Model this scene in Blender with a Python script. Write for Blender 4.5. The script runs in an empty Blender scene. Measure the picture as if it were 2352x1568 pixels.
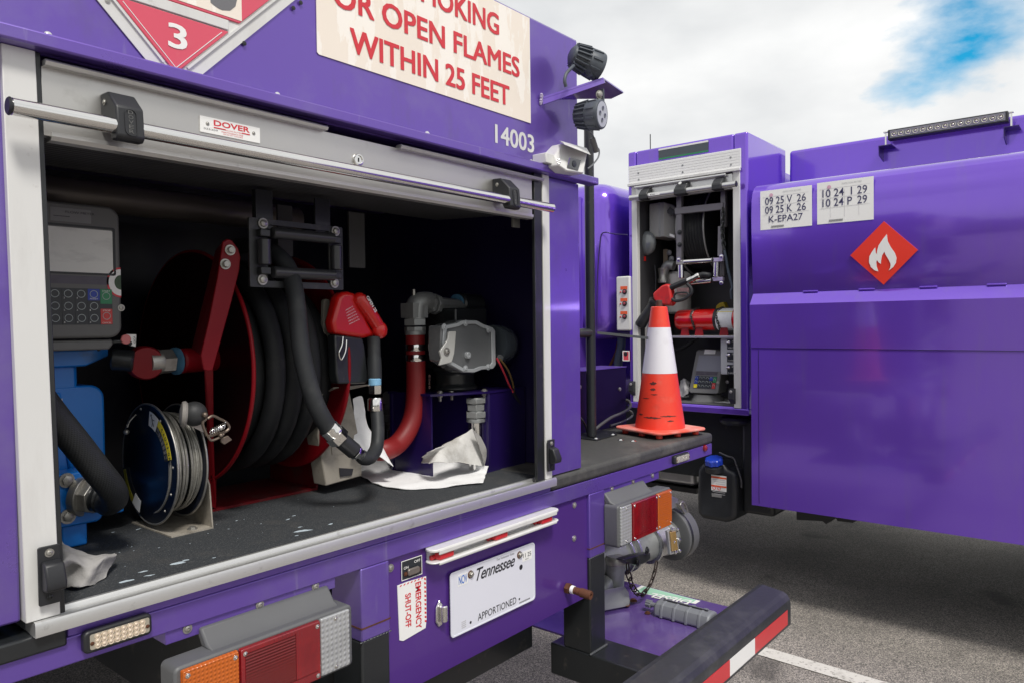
import bpy, bmesh, math, random
from mathutils import Vector, Matrix
random.seed(7)
V = Vector
C = bpy.context.scene.collection
S = bpy.context.scene
# ---------------------------------------------------------------- camera
FPX, YAW, PIT, ROL, CH = 1702.2, .87711788, .02263586, -.01209355, 1.55
_F = V((math.sin(YAW)*math.cos(PIT), math.cos(YAW)*math.cos(PIT), -math.sin(PIT)))
_R0 = V((math.cos(YAW), -math.sin(YAW), 0)); _U0 = _R0.cross(_F)
_R = _R0*math.cos(ROL)+_U0*math.sin(ROL); _U = -_R0*math.sin(ROL)+_U0*math.cos(ROL)
cam = bpy.data.cameras.new('camera'); co = bpy.data.objects.new('camera', cam); C.objects.link(co)
mw = Matrix.Identity(4)
for i in range(3):
    mw[i][0], mw[i][1], mw[i][2] = _R[i], _U[i], -_F[i]
mw[2][3] = CH
co.matrix_world = mw
cam.sensor_width = 36; cam.lens = FPX/2352*36; cam.clip_end = 3000; cam.clip_start = .02
S.camera = co
# ---------------------------------------------------------------- sky and sun
SUN_EL, SUN_AZ = math.radians(54), math.radians(207)     # azimuth clockwise from +Y
w = bpy.data.worlds.new('World'); S.world = w; w.use_nodes = True
nt = w.node_tree; N = nt.nodes; L = nt.links; N.clear()
sky = N.new('ShaderNodeTexSky'); sky.sky_type = 'NISHITA'; sky.sun_disc = False
sky.sun_elevation = SUN_EL; sky.sun_rotation = SUN_AZ
tc = N.new('ShaderNodeTexCoord'); mp = N.new('ShaderNodeMapping'); mp.inputs['Scale'].default_value = (1, 1, 2.2)
mp.inputs['Location'].default_value = (.37, .1, .2)
no = N.new('ShaderNodeTexNoise'); no.inputs['Scale'].default_value = 3.4; no.inputs['Detail'].default_value = 8; no.inputs['Roughness'].default_value = .54
n2 = N.new('ShaderNodeTexNoise'); n2.inputs['Scale'].default_value = 2.6; n2.inputs['Detail'].default_value = 7
cr = N.new('ShaderNodeValToRGB'); cr.color_ramp.elements[0].position = .37; cr.color_ramp.elements[1].position = .52
cc = N.new('ShaderNodeValToRGB'); cc.color_ramp.elements[0].position = .3; cc.color_ramp.elements[1].position = .68
cc.color_ramp.elements[0].color = (.60, .62, .64, 1); cc.color_ramp.elements[1].color = (1, 1, .99, 1)
gain = N.new('ShaderNodeVectorMath'); gain.operation = 'SCALE'; gain.inputs['Scale'].default_value = 7.9
mx = N.new('ShaderNodeMixRGB'); bg = N.new('ShaderNodeBackground'); bg.inputs['Strength'].default_value = .1
out = N.new('ShaderNodeOutputWorld')
L.new(tc.outputs['Generated'], mp.inputs['Vector']); L.new(mp.outputs[0], no.inputs['Vector']); L.new(mp.outputs[0], n2.inputs['Vector'])
# a patch of open blue sky to the upper right (direction of the real gap in the clouds)
gd = (_F + _R*((2260-1176)/FPX) - _U*((50-784)/FPX)).normalized()
dt = N.new('ShaderNodeVectorMath'); dt.operation = 'DOT_PRODUCT'; dt.inputs[1].default_value = gd
L.new(tc.outputs['Generated'], dt.inputs[0])
mr = N.new('ShaderNodeMapRange'); mr.inputs['From Min'].default_value = .984; mr.inputs['From Max'].default_value = 1.0
mr.inputs['To Min'].default_value = .24; mr.inputs['To Max'].default_value = -.10
L.new(dt.outputs['Value'], mr.inputs['Value'])
ad = N.new('ShaderNodeMath'); ad.operation = 'ADD'; L.new(no.outputs['Fac'], ad.inputs[0]); L.new(mr.outputs[0], ad.inputs[1])
L.new(ad.outputs[0], cr.inputs['Fac']); L.new(n2.outputs['Fac'], cc.inputs['Fac'])
L.new(cc.outputs['Color'], gain.inputs[0])
sk2 = N.new('ShaderNodeVectorMath'); sk2.operation = 'SCALE'; sk2.inputs['Scale'].default_value = 1.1
tn = N.new('ShaderNodeMixRGB'); tn.blend_type = 'MULTIPLY'; tn.inputs['Fac'].default_value = 1; tn.inputs['Color2'].default_value = (.08, .95, 1.12, 1)
L.new(sky.outputs['Color'], tn.inputs['Color1']); L.new(tn.outputs[0], sk2.inputs[0])
L.new(cr.outputs['Color'], mx.inputs['Fac']); L.new(sk2.outputs[0], mx.inputs['Color1']); L.new(gain.outputs[0], mx.inputs['Color2'])
L.new(mx.outputs[0], bg.inputs['Color']); L.new(bg.outputs[0], out.inputs['Surface'])
sl = bpy.data.lights.new('sun', 'SUN'); sl.energy = 2.2; sl.angle = math.radians(12); sl.color = (1, .96, .9)
so = bpy.data.objects.new('sun', sl); C.objects.link(so)
sd = V((math.sin(SUN_AZ)*math.cos(SUN_EL), math.cos(SUN_AZ)*math.cos(SUN_EL), math.sin(SUN_EL)))
so.rotation_euler = (-sd).to_track_quat('-Z', 'Y').to_euler(); so.location = (0, -2, 8)
S.view_settings.view_transform = 'Standard'; S.view_settings.look = 'None'
S.view_settings.exposure = 0.45; S.view_settings.gamma = 1
S.render.engine = 'CYCLES'

# ---------------------------------------------------------------- helpers
def P(px, py, x=None, y=None, z=None):
    """where the sight line through a photo point meets a real plane x=, y= or z="""
    d = _F + _R*((px-1176)/FPX) - _U*((py-784)/FPX); o = V((0, 0, CH))
    if x is not None: t = x/d.x
    elif y is not None: t = y/d.y
    else: t = (z-CH)/d.z
    return o + d*t
def Zf(s, ox, oy):
    return lambda a, b: ((ox+a/s)*.91875, (oy+b/s)*.91875)
Z1 = Zf(2.735, 0, 0); Z2 = Zf(2.735, 760, 0); Z3 = Zf(3.336, 0, 480); Z4 = Zf(3.336, 0, 900); Z5 = Zf(3.92, 560, 500)
Z6 = Zf(2.752, 760, 680); Z7 = Zf(2.613, 0, 1250); Z8 = Zf(3.092, 860, 1200); Z9 = Zf(3.268, 1320, 80); ZA = Zf(3.92, 1400, 820)
ZB = Zf(2.815, 1400, 1150); ZC = Zf(4.02, 1530, 330); ZD = Zf(3.732, 1530, 640); ZE = Zf(2.8, 1860, 240); ZG = Zf(2.386, 1700, 1050)
ZH = Zf(6.533, 1500, 1380); ZI = Zf(3.824, 1430, 450); ZJ = Zf(5.226, 1430, 820); ZK = Zf(5.6, 1440, 1150); ZL = Zf(4.356, 300, 980)

class B:
    def __init__(s): s.b = bmesh.new()
    def hull(s, pts):
        v = [s.b.verts.new(p) for p in pts]
        for f in ((0, 3, 2, 1), (4, 5, 6, 7), (0, 1, 5, 4), (1, 2, 6, 5), (2, 3, 7, 6), (3, 0, 4, 7)): s.b.faces.new([v[i] for i in f])
        return s
    def box(s, x0, x1, y0, y1, z0, z1):
        return s.hull([(x0, y0, z0), (x1, y0, z0), (x1, y1, z0), (x0, y1, z0), (x0, y0, z1), (x1, y0, z1), (x1, y1, z1), (x0, y1, z1)])
    def beam(s, a, b, wv, hv):
        a, b = V(a), V(b); wv, hv = V(wv)/2, V(hv)/2
        return s.hull([a-wv-hv, a+wv-hv, b+wv-hv, b-wv-hv, a-wv+hv, a+wv+hv, b+wv+hv, b-wv+hv])
    def slab(s, pts, vec):
        pts = [V(p) for p in pts]; vec = V(vec)
        n = V((0, 0, 0))
        for i in range(len(pts)): n += pts[i].cross(pts[(i+1) % len(pts)])
        if n.dot(vec) > 0: pts = pts[::-1]
        a = [s.b.verts.new(p) for p in pts]; c = [s.b.verts.new(p+vec) for p in pts]; k = len(pts)
        s.b.faces.new(a); s.b.faces.new(c[::-1])
        for i in range(k): s.b.faces.new((a[(i+1) % k], a[i], c[i], c[(i+1) % k]))
        return s
    def ring(s, o, i, vec):
        vec = V(vec); k = len(o)
        A = [[s.b.verts.new(V(p)+q) for p in l] for l in (o, i) for q in (V((0, 0, 0)), vec)]
        oa, ob, ia, ib = A
        for j in range(k):
            m = (j+1) % k
            for f in ((oa[j], oa[m], ia[m], ia[j]), (ob[m], ob[j], ib[j], ib[m]), (oa[m], oa[j], ob[j], ob[m]), (ia[j], ia[m], ib[m], ib[j])): s.b.faces.new(f)
        return s
    def frames(s, rings, close=False, cap=True):
        R = [[s.b.verts.new(p) for p in r] for r in rings]; k = len(R[0])
        n = len(R)
        for a in range(n if close else n-1):
            r0, r1 = R[a], R[(a+1) % n]
            for j in range(k): s.b.faces.new((r0[j], r0[(j+1) % k], r1[(j+1) % k], r1[j]))
        if cap and not close:
            s.b.faces.new(R[0][::-1]); s.b.faces.new(R[-1])
        return s
    def lathe(s, o, ax, prof, seg=28, cap=True):
        o = V(o); ax = V(ax).normalized(); u = ax.orthogonal().normalized(); v = ax.cross(u)
        return s.frames([[o+ax*h+(u*math.cos(2*math.pi*j/seg)+v*math.sin(2*math.pi*j/seg))*max(r, 1e-5) for j in range(seg)] for r, h in prof], cap=cap)
    def cyl(s, a, b, r, r2=None, seg=24):
        a, b = V(a), V(b); r2 = r if r2 is None else r2
        return s.lathe(a, b-a, [(r, 0), (r2, (b-a).length)], seg)
    def rod(s, a, b, r, seg=24, e=.15):
        a, b = V(a), V(b); l = (b-a).length; c = r*e
        return s.lathe(a, b-a, [(r-c, 0), (r, c), (r, l-c), (r-c, l)], seg)
    def tube(s, pts, r, seg=14, sub=6, close=False, rf=None):
        pts = [V(p) for p in pts]
        if sub > 1:
            q = []; n = len(pts)
            for i in range(n if close else n-1):
                if close: p0, p1, p2, p3 = pts[i-1], pts[i], pts[(i+1) % n], pts[(i+2) % n]
                else: p0, p1, p2, p3 = pts[max(i-1, 0)], pts[i], pts[i+1], pts[min(i+2, n-1)]
                for k in range(sub):
                    t = k/sub
                    q.append(.5*((2*p1)+(p2-p0)*t+(2*p0-5*p1+4*p2-p3)*t*t+(3*p1-p0-3*p2+p3)*t**3))
            if not close: q.append(pts[-1])
            pts = q
        rings = []; n = len(pts); u = None
        for i in range(n):
            t = (pts[(i+1) % n]-pts[i-1]) if close else (pts[min(i+1, n-1)]-pts[max(i-1, 0)])
            t.normalize()
            if u is None: u = t.orthogonal().normalized()
            u = (u-t*u.dot(t)).normalized(); v = t.cross(u)
            rr = r*rf(i/(n-1)) if rf else r
            rings.append([pts[i]+(u*math.cos(2*math.pi*j/seg)+v*math.sin(2*math.pi*j/seg))*rr for j in range(seg)])
        return s.frames(rings, close=close)
    def circ(s, c, ax, R, r, seg=40, ts=10):
        c = V(c); ax = V(ax).normalized(); u = ax.orthogonal().normalized(); v = ax.cross(u)
        return s.tube([c+(u*math.cos(2*math.pi*j/seg)+v*math.sin(2*math.pi*j/seg))*R for j in range(seg)], r, ts, 1, True)
    def ball(s, c, r, sc=(1, 1, 1), seg=20):
        m = Matrix.Translation(V(c)) @ Matrix.Diagonal((r*sc[0], r*sc[1], r*sc[2], 1))
        bmesh.ops.create_uvsphere(s.b, u_segments=seg, v_segments=seg//2, radius=1, matrix=m); return s
    def sheet(s, rows):
        R = [[s.b.verts.new(p) for p in r] for r in rows]
        for a in range(len(R)-1):
            for j in range(len(R[0])-1): s.b.faces.new((R[a][j], R[a][j+1], R[a+1][j+1], R[a+1][j]))
        return s

def rrect(c0, u, v, w_, h_, r, n=5):
    """rounded rectangle with corner c0, unit directions u, v"""
    c0, u, v = V(c0), V(u), V(v); o = []
    for cx, cy, a0 in ((w_-r, h_-r, 0), (r, h_-r, 90), (r, r, 180), (w_-r, r, 270)):
        for k in range(n+1):
            a = math.radians(a0+90*k/n); o.append(c0+u*(cx+r*math.cos(a))+v*(cy+r*math.sin(a)))
    return o
def rxz(x0, x1, z0, z1, y, r=.004, n=4): return rrect((x0, y, z0), (1, 0, 0), (0, 0, 1), x1-x0, z1-z0, r, n)
def ryz(y0, y1, z0, z1, x, r=.004, n=4): return rrect((x, y0, z0), (0, 1, 0), (0, 0, 1), y1-y0, z1-z0, r, n)
def R4(zf, a0, b0, a1, b1, **k):
    p, q = P(*zf(a0, b0), **k), P(*zf(a1, b1), **k)
    if 'y' in k: return min(p.x, q.x), max(p.x, q.x), min(p.z, q.z), max(p.z, q.z)
    return min(p.y, q.y), max(p.y, q.y), min(p.z, q.z), max(p.z, q.z)

MATS = {}
def M(name, col, rough=.5, metal=0, var=.12, vs=9, bump=0, bs=60, coat=0, dirt=None, spec=.5, trans=0, alpha=1, scratch=None, wave=None, rvar=0):
    if name in MATS: return MATS[name]
    m = bpy.data.materials.new(name); m.use_nodes = True; n = m.node_tree.nodes; l = m.node_tree.links
    p = n['Principled BSDF']; tc = n.new('ShaderNodeTexCoord')
    p.inputs['Roughness'].default_value = rough; p.inputs['Metallic'].default_value = metal
    p.inputs['Coat Weight'].default_value = coat; p.inputs['Coat Roughness'].default_value = .06
    p.inputs['Specular IOR Level'].default_value = spec; p.inputs['Transmission Weight'].default_value = trans; p.inputs['Alpha'].default_value = alpha
    nz = n.new('ShaderNodeTexNoise'); nz.inputs['Scale'].default_value = vs; nz.inputs['Detail'].default_value = 6
    l.new(tc.outputs['Object'], nz.inputs['Vector'])
    a = n.new('ShaderNodeMixRGB'); a.inputs['Color1'].default_value = (*[max(0, c*(1-var)) for c in col], 1); a.inputs['Color2'].default_value = (*[min(1, c*(1+var)) for c in col], 1)
    l.new(nz.outputs['Fac'], a.inputs['Fac']); last = a.outputs[0]
    def mask(scale, lo, hi, det=8, stretch=None):
        q = n.new('ShaderNodeTexNoise'); q.inputs['Scale'].default_value = scale; q.inputs['Detail'].default_value = det; q.inputs['Roughness'].default_value = .65
        if stretch:
            mm = n.new('ShaderNodeMapping'); mm.inputs['Scale'].default_value = stretch; l.new(tc.outputs['Object'], mm.inputs['Vector']); l.new(mm.outputs[0], q.inputs['Vector'])
        else: l.new(tc.outputs['Object'], q.inputs['Vector'])
        r = n.new('ShaderNodeMapRange'); r.inputs['From Min'].default_value = lo; r.inputs['From Max'].default_value = hi
        l.new(q.outputs['Fac'], r.inputs['Value']); return r.outputs[0]
    for d in ([dirt] if dirt and not isinstance(dirt, list) else (dirt or [])):
        dc, ds, lo, hi, amt = d[:5]; st = d[5] if len(d) > 5 else None
        k = mask(ds, lo, hi, 8, st); mu = n.new('ShaderNodeMath'); mu.operation = 'MULTIPLY'; mu.inputs[1].default_value = amt
        l.new(k, mu.inputs[0]); q = n.new('ShaderNodeMixRGB'); q.inputs['Color2'].default_value = (*dc, 1)
        l.new(mu.outputs[0], q.inputs['Fac']); l.new(last, q.inputs['Color1']); last = q.outputs[0]
    l.new(last, p.inputs['Base Color'])
    if rvar:
        r = n.new('ShaderNodeMapRange'); r.inputs['To Min'].default_value = max(.02, rough-rvar); r.inputs['To Max'].default_value = rough+rvar
        l.new(mask(vs*1.7, .3, .7), r.inputs['Value']); l.new(r.outputs[0], p.inputs['Roughness'])
    if bump or wave:
        bp = n.new('ShaderNodeBump'); bp.inputs['Strength'].default_value = bump or .5; bp.inputs['Distance'].default_value = .002
        if wave:
            acc = None
            for dr, sc in wave:
                wv = n.new('ShaderNodeTexWave'); wv.bands_direction = dr; wv.inputs['Scale'].default_value = sc; l.new(tc.outputs['Object'], wv.inputs['Vector'])
                if acc is None: acc = wv.outputs['Fac']
                else:
                    ml = n.new('ShaderNodeMath'); ml.operation = 'MULTIPLY'; l.new(acc, ml.inputs[0]); l.new(wv.outputs['Fac'], ml.inputs[1]); acc = ml.outputs[0]
            l.new(acc, bp.inputs['Height'])
        else:
            q = n.new('ShaderNodeTexNoise'); q.inputs['Scale'].default_value = bs; q.inputs['Detail'].default_value = 4
            l.new(tc.outputs['Object'], q.inputs['Vector']); l.new(q.outputs['Fac'], bp.inputs['Height'])
        l.new(bp.outputs[0], p.inputs['Normal'])
    MATS[name] = m; return m

def off(o):
    v = V((0, 0, 0))
    while o is not None: v += V(o.location); o = o.parent
    return v
def part(name, b, mat, parent=None, label=None, bev=0, sharp=35, seg=2, kind=None, solid=0):
    bm = b.b; d = off(parent) if parent else V((0, 0, 0))
    bmesh.ops.recalc_face_normals(bm, faces=bm.faces)
    if d.length: bmesh.ops.translate(bm, verts=bm.verts, vec=-d)
    for e in bm.edges:
        e.smooth = len(e.link_faces) == 2 and e.calc_face_angle(0) < math.radians(sharp)
    for f in bm.faces: f.smooth = True
    me = bpy.data.meshes.new(name); bm.to_mesh(me); bm.free()
    me.materials.append(mat); o = bpy.data.objects.new(name, me); C.objects.link(o)
    if parent: o.parent = parent
    if solid:
        md = o.modifiers.new('thickness', 'SOLIDIFY'); md.thickness = solid
    if bev:
        md = o.modifiers.new('bevel', 'BEVEL'); md.width = bev; md.segments = seg; md.limit_method = 'ANGLE'; md.angle_limit = math.radians(40); md.harden_normals = False
    if label: o['label'] = label
    if kind: o['kind'] = kind
    return o
def thing(name, loc, label, cat, group=None):
    o = bpy.data.objects.new(name, None); C.objects.link(o); o.location = loc; o.empty_display_size = .05
    o['label'] = label; o['category'] = cat
    if group: o['group'] = group
    return o
def tag(o, label, cat, group=None):
    o['label'] = label; o['category'] = cat
    if group: o['group'] = group
    return o
def txt(name, s, o, u, v, mat, parent, bold=.0, shear=0, dep=.0003, space=1.0, fat=0):
    """lettering fitted into the parallelogram o + u (width) + v (height)"""
    cu = bpy.data.curves.new('t', 'FONT'); cu.body = s; cu.offset = bold; cu.shear = shear; cu.space_character = space; cu.resolution_u = 3
    to = bpy.data.objects.new('t', cu); C.objects.link(to); bpy.context.view_layer.update()
    me = bpy.data.meshes.new_from_object(to.evaluated_get(bpy.context.evaluated_depsgraph_get()))
    bpy.data.objects.remove(to); bpy.data.curves.remove(cu)
    xs = [q.co.x for q in me.vertices]; ys = [q.co.y for q in me.vertices]
    x0, x1, y0, y1 = min(xs), max(xs), min(ys), max(ys); o, u, v = V(o), V(u), V(v); d = off(parent)
    n = u.cross(v).normalized()*dep
    for q in me.vertices: q.co = o+u*((q.co.x-x0)/(x1-x0))+v*((q.co.y-y0)/(y1-y0))+n-d
    me.materials.clear(); me.materials.append(mat); me.name = name
    if fat:      # heavier strokes: the same letters again, each a hair in front and to the side
        bm = bmesh.new(); nn = n.normalized(); un = u.normalized(); vn = v.normalized()
        for i_, (a_, b_) in enumerate(((0, 0), (1, .6), (-1, .6), (1, -.6), (-1, -.6))):
            k0 = len(bm.verts); bm.from_mesh(me); bm.verts.ensure_lookup_table()
            for q in bm.verts[k0:]: q.co += un*a_*fat+vn*b_*fat+nn*i_*.00008
        bm.to_mesh(me); bm.free()
    ob = bpy.data.objects.new(name, me); C.objects.link(ob); ob.parent = parent
    return ob
def txz(name, s, x0, x1, z0, z1, y, mat, parent, **k): return txt(name, s, (x0, y, z0), (x1-x0, 0, 0), (0, 0, z1-z0), mat, parent, **k)
def bolt(parent, pos, nrm, r, mat, name='bolt', hexa=True, washer=True, h=.6):
    b = B(); n = V(nrm).normalized()
    if washer: b.cyl(pos, V(pos)+n*r*.3, r*1.45, seg=20)
    if hexa: b.lathe(V(pos)+n*r*.3, n, [(r, 0), (r, r*h*.85), (r*.85, r*h)], 6)
    else: b.lathe(V(pos)+n*r*.3, n, [(r, 0), (r*.9, r*h*.5), (r*.5, r*h*.9), (r*.35, r*h*.9), (r*.3, r*h*.4), (.0001, r*h*.4)], 18)
    return part(name, b, mat, parent)
X, Y, Zv = V((1, 0, 0)), V((0, 1, 0)), V((0, 0, 1))

# ---------------------------------------------------------------- materials
PUR = (.155, .085, .43)
purple = M('purple_paint', PUR, .33, .5, .06, 2, .02, 30, .5, [((.25, .22, .38), 4, .5, .75, .45), ((.5, .48, .55), 90, .74, .8, .6), ((.40, .37, .50), 26, .62, .72, .35, (1, 1, .10)), ((.12, .10, .14), 7, .6, .75, .35, (1, 1, .4))], rvar=.08)
purpleg = M('gloss_purple_paint', (.185, .078, .62), .16, .5, .05, 1.2, .015, 3, 1, [((.25, .18, .45), 2.2, .55, .8, .25, (1, 1, .35)), ((.45, .4, .6), 60, .74, .8, .5), ((.22, .18, .30), 14, .56, .8, .3, (1, 1, .12))])
purpled = M('dark_purple_paint', (.022, .010, .085), .3, 0, .1, 4, 0, 1, .3, [((.1, .1, .12), 12, .6, .8, .3)])
alu = M('brushed_aluminium', (.52, .51, .49), .38, .85, .1, 3, .05, 200, 0, [((.2, .19, .17), 14, .6, .8, .35)], rvar=.08)
alus = M('sill_aluminium', (.62, .62, .61), .34, .75, .08, 3, .04, 120, 0, [((.25, .24, .22), 30, .62, .75, .5)])
whitep = M('white_enamel', (.66, .66, .645), .4, .0, .05, 3, .02, 60, .2, [((.30, .28, .26), 25, .64, .74, .6), ((.42, .40, .38), 5, .5, .8, .5, (3, 3, .5))])
chrome = M('polished_steel', (.78, .77, .75), .14, 1, .04, 3, 0, 1, 0, [((.3, .28, .25), 40, .7, .8, .3)])
steel = M('galvanised_steel', (.42, .41, .38), .42, .8, .25, 30, .15, 90, 0, [((.12, .09, .06), 18, .55, .75, .6)])
zinc = M('dull_cast_metal', (.33, .34, .34), .5, .55, .2, 14, .2, 70, 0, [((.1, .09, .08), 9, .5, .75, .6)])
rust = M('rusty_steel', (.12, .045, .022), .8, .3, .4, 40, .5, 120)
blackp = M('black_plastic', (.018, .019, .022), .45, 0, .2, 20, .06, 90, 0, [((.16, .16, .16), 30, .62, .8, .3)])
blackm = M('black_painted_steel', (.016, .018, .02), .35, 0, .25, 12, .08, 40, .1, [((.14, .12, .1), 22, .6, .78, .5)])
rubber = M('black_rubber_hose', (.022, .024, .027), .55, 0, .3, 26, .12, 80, 0, [((.10, .10, .095), 14, .52, .8, .4)], spec=.35)
braid = M('woven_black_hose', (.022, .024, .026), .5, 0, .2, 30, .2, 1, 0, None, wave=[('X', 70), ('Z', 90)], spec=.35)
matblk = M('speckled_rubber_floor', (.03, .034, .039), .75, 0, .5, 260, .5, 330, 0, [((.12, .12, .12), 420, .56, .62, .9), ((.16, .14, .12), 6, .55, .8, .35), ((.55, .58, .60), 17, .72, .73, .9, (1, 2.2, 1)), ((.4, .42, .43), 70, .72, .73, .8)])
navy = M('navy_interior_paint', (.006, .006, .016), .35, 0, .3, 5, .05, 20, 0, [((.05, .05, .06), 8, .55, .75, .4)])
redp = M('red_gloss_paint', (.19, .003, .008), .42, 0, .15, 8, .05, 20, 0, [((.05, .02, .02), 10, .58, .8, .5)], spec=.25)
redn = M('red_plastic', (.55, .010, .008), .3, 0, .1, 6, .03, 30, .3, [((.1, .02, .02), 14, .66, .8, .6)])
redh = M('red_rubber_hose', (.24, .012, .014), .5, 0, .15, 10, .08, 60, 0, [((.12, .03, .03), 8, .6, .8, .4)])
blue = M('blue_gloss_paint', (.006, .19, .66), .35, 0, .15, 6, .1, 30, .2, [((.12, .12, .12), 9, .58, .75, .55)])
greyc = M('grey_plastic_housing', (.125, .125, .12), .5, 0, .08, 8, .04, 150, 0, [((.07, .065, .06), 7, .55, .8, .4)])
greyl = M('light_grey_cast_lamp_body', (.105, .108, .112), .5, 0, .1, 12, .08, 90, 0, [((.1, .1, .1), 8, .52, .75, .45)])
beige = M('dusty_beige_steel', (.36, .33, .28), .65, .1, .2, 16, .2, 60, 0, [((.1, .085, .065), 11, .46, .7, .75)])
screen = M('dusty_screen', (.72, .72, .68), .35, 0, .12, 6, .03, 40, 0, [((.12, .12, .12), 9, .55, .8, .4, (1, 1, 3))])
white = M('white_sticker', (.82, .82, .8), .4, 0, .03, 5, 0, 1, 0, [((.5, .48, .44), 9, .62, .8, .4)])
cream = M('cracked_cream_reflective_sheet', (.84, .76, .66), .35, 0, .04, 4, 0, 1, .2, [((.95, .93, .88), 9, .49, .52, .55, (2.2, 1, .55)), ((.6, .5, .4), 6, .58, .8, .35)])
redink = M('red_ink', (.62, .03, .045), .4, 0, .08, 20)
redsh = M('faded_red_sheet', (.66, .07, .12), .25, 0, .06, 5, 0, 1, .5, [((.7, .3, .3), 12, .6, .8, .2)])
blackink = M('black_ink', (.02, .02, .025), .5)
greyink = M('grey_ink', (.16, .16, .17), .5)
blueink = M('blue_ink', (.02, .14, .55), .5)
orangelens = M('amber_lens', (.50, .105, .004), .16, 0, .1, 10, 0, 1, .8, [((.35, .07, .01), 6, .5, .75, .5)], wave=[('X', 45), ('Z', 45)])
redlens = M('red_lens', (.20, .004, .010), .14, 0, .2, 8, 0, 1, .9, [((.5, .012, .012), 5, .5, .75, .5), ((.08, .002, .005), 9, .5, .8, .6)], wave=[('X', 40), ('X', 3)])
clearlens = M('clear_ribbed_lens', (.42, .43, .44), .15, .25, .15, 12, 0, 1, .8, [((.22, .22, .23), 7, .5, .72, .6)], wave=[('X', 32), ('Z', 32)])
conor = M('orange_cone_rubber', (.78, .050, .022), .42, 0, .1, 7, .05, 50, .15, [((.30, .03, .016), 9, .56, .8, .5, (1, 1, 1.6)), ((.55, .18, .12), 14, .55, .8, .5)])
conwh = M('white_reflective_collar', (.72, .71, .75), .35, 0, .04, 6, .03, 80, .2, [((.42, .40, .42), 10, .55, .8, .5)])
conbase = M('dusty_cone_base_rubber', (.74, .10, .06), .6, 0, .1, 6, .08, 60, 0, [((.62, .42, .38), 7, .42, .65, .7)])
pad = M('white_absorbent_felt', (.88, .88, .89), .95, 0, .05, 16, .5, 180, 0, [((.42, .4, .37), 9, .58, .75, .55), ((.05, .045, .04), 14, .70, .76, .6)])
padg = M('grey_soiled_felt', (.36, .35, .34), .95, 0, .15, 18, .7, 150, 0, [((.2, .19, .17), 9, .5, .7, .7)])
clearp = M('smoky_clear_plastic', (.24, .25, .26), .08, 0, .2, 8, .25, 14, 1, [((.45, .46, .47), 9, .55, .8, .5)], trans=.3)
yellow = M('yellow_ink', (.75, .62, .02), .4)
green = M('green_key', (.02, .22, .09), .4); bluek = M('blue_key', (.015, .045, .35), .4); redk = M('red_key', (.55, .04, .035), .4)
darkk = M('dark_key_sheet', (.022, .026, .032), .4); ledm = M('led_reflector', (.72, .60, .46), .25, .3, .15, 200, 0, 1, .6)
ledc = M('silver_led_reflector', (.6, .58, .5), .2, .6, .1, 100, 0, 1, .5)
orangek = M('orange_label', (.78, .12, .04), .4); bluecap = M('blue_plastic_cap', (.012, .045, .42), .35, 0, .1, 9, .03, 40, .2)
tank_g = M('brushed_tank_metal', (.55, .56, .58), .3, .7, .1, 2, .05, 60, 0, [((.25, .25, .25), 3, .5, .75, .5)])
greenw = M('pale_green_ink', (.22, .50, .34), .5)
brass = M('brass_sight_glass', (.42, .27, .10), .25, .3, .2, 20, 0, 1, .5)

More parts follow.
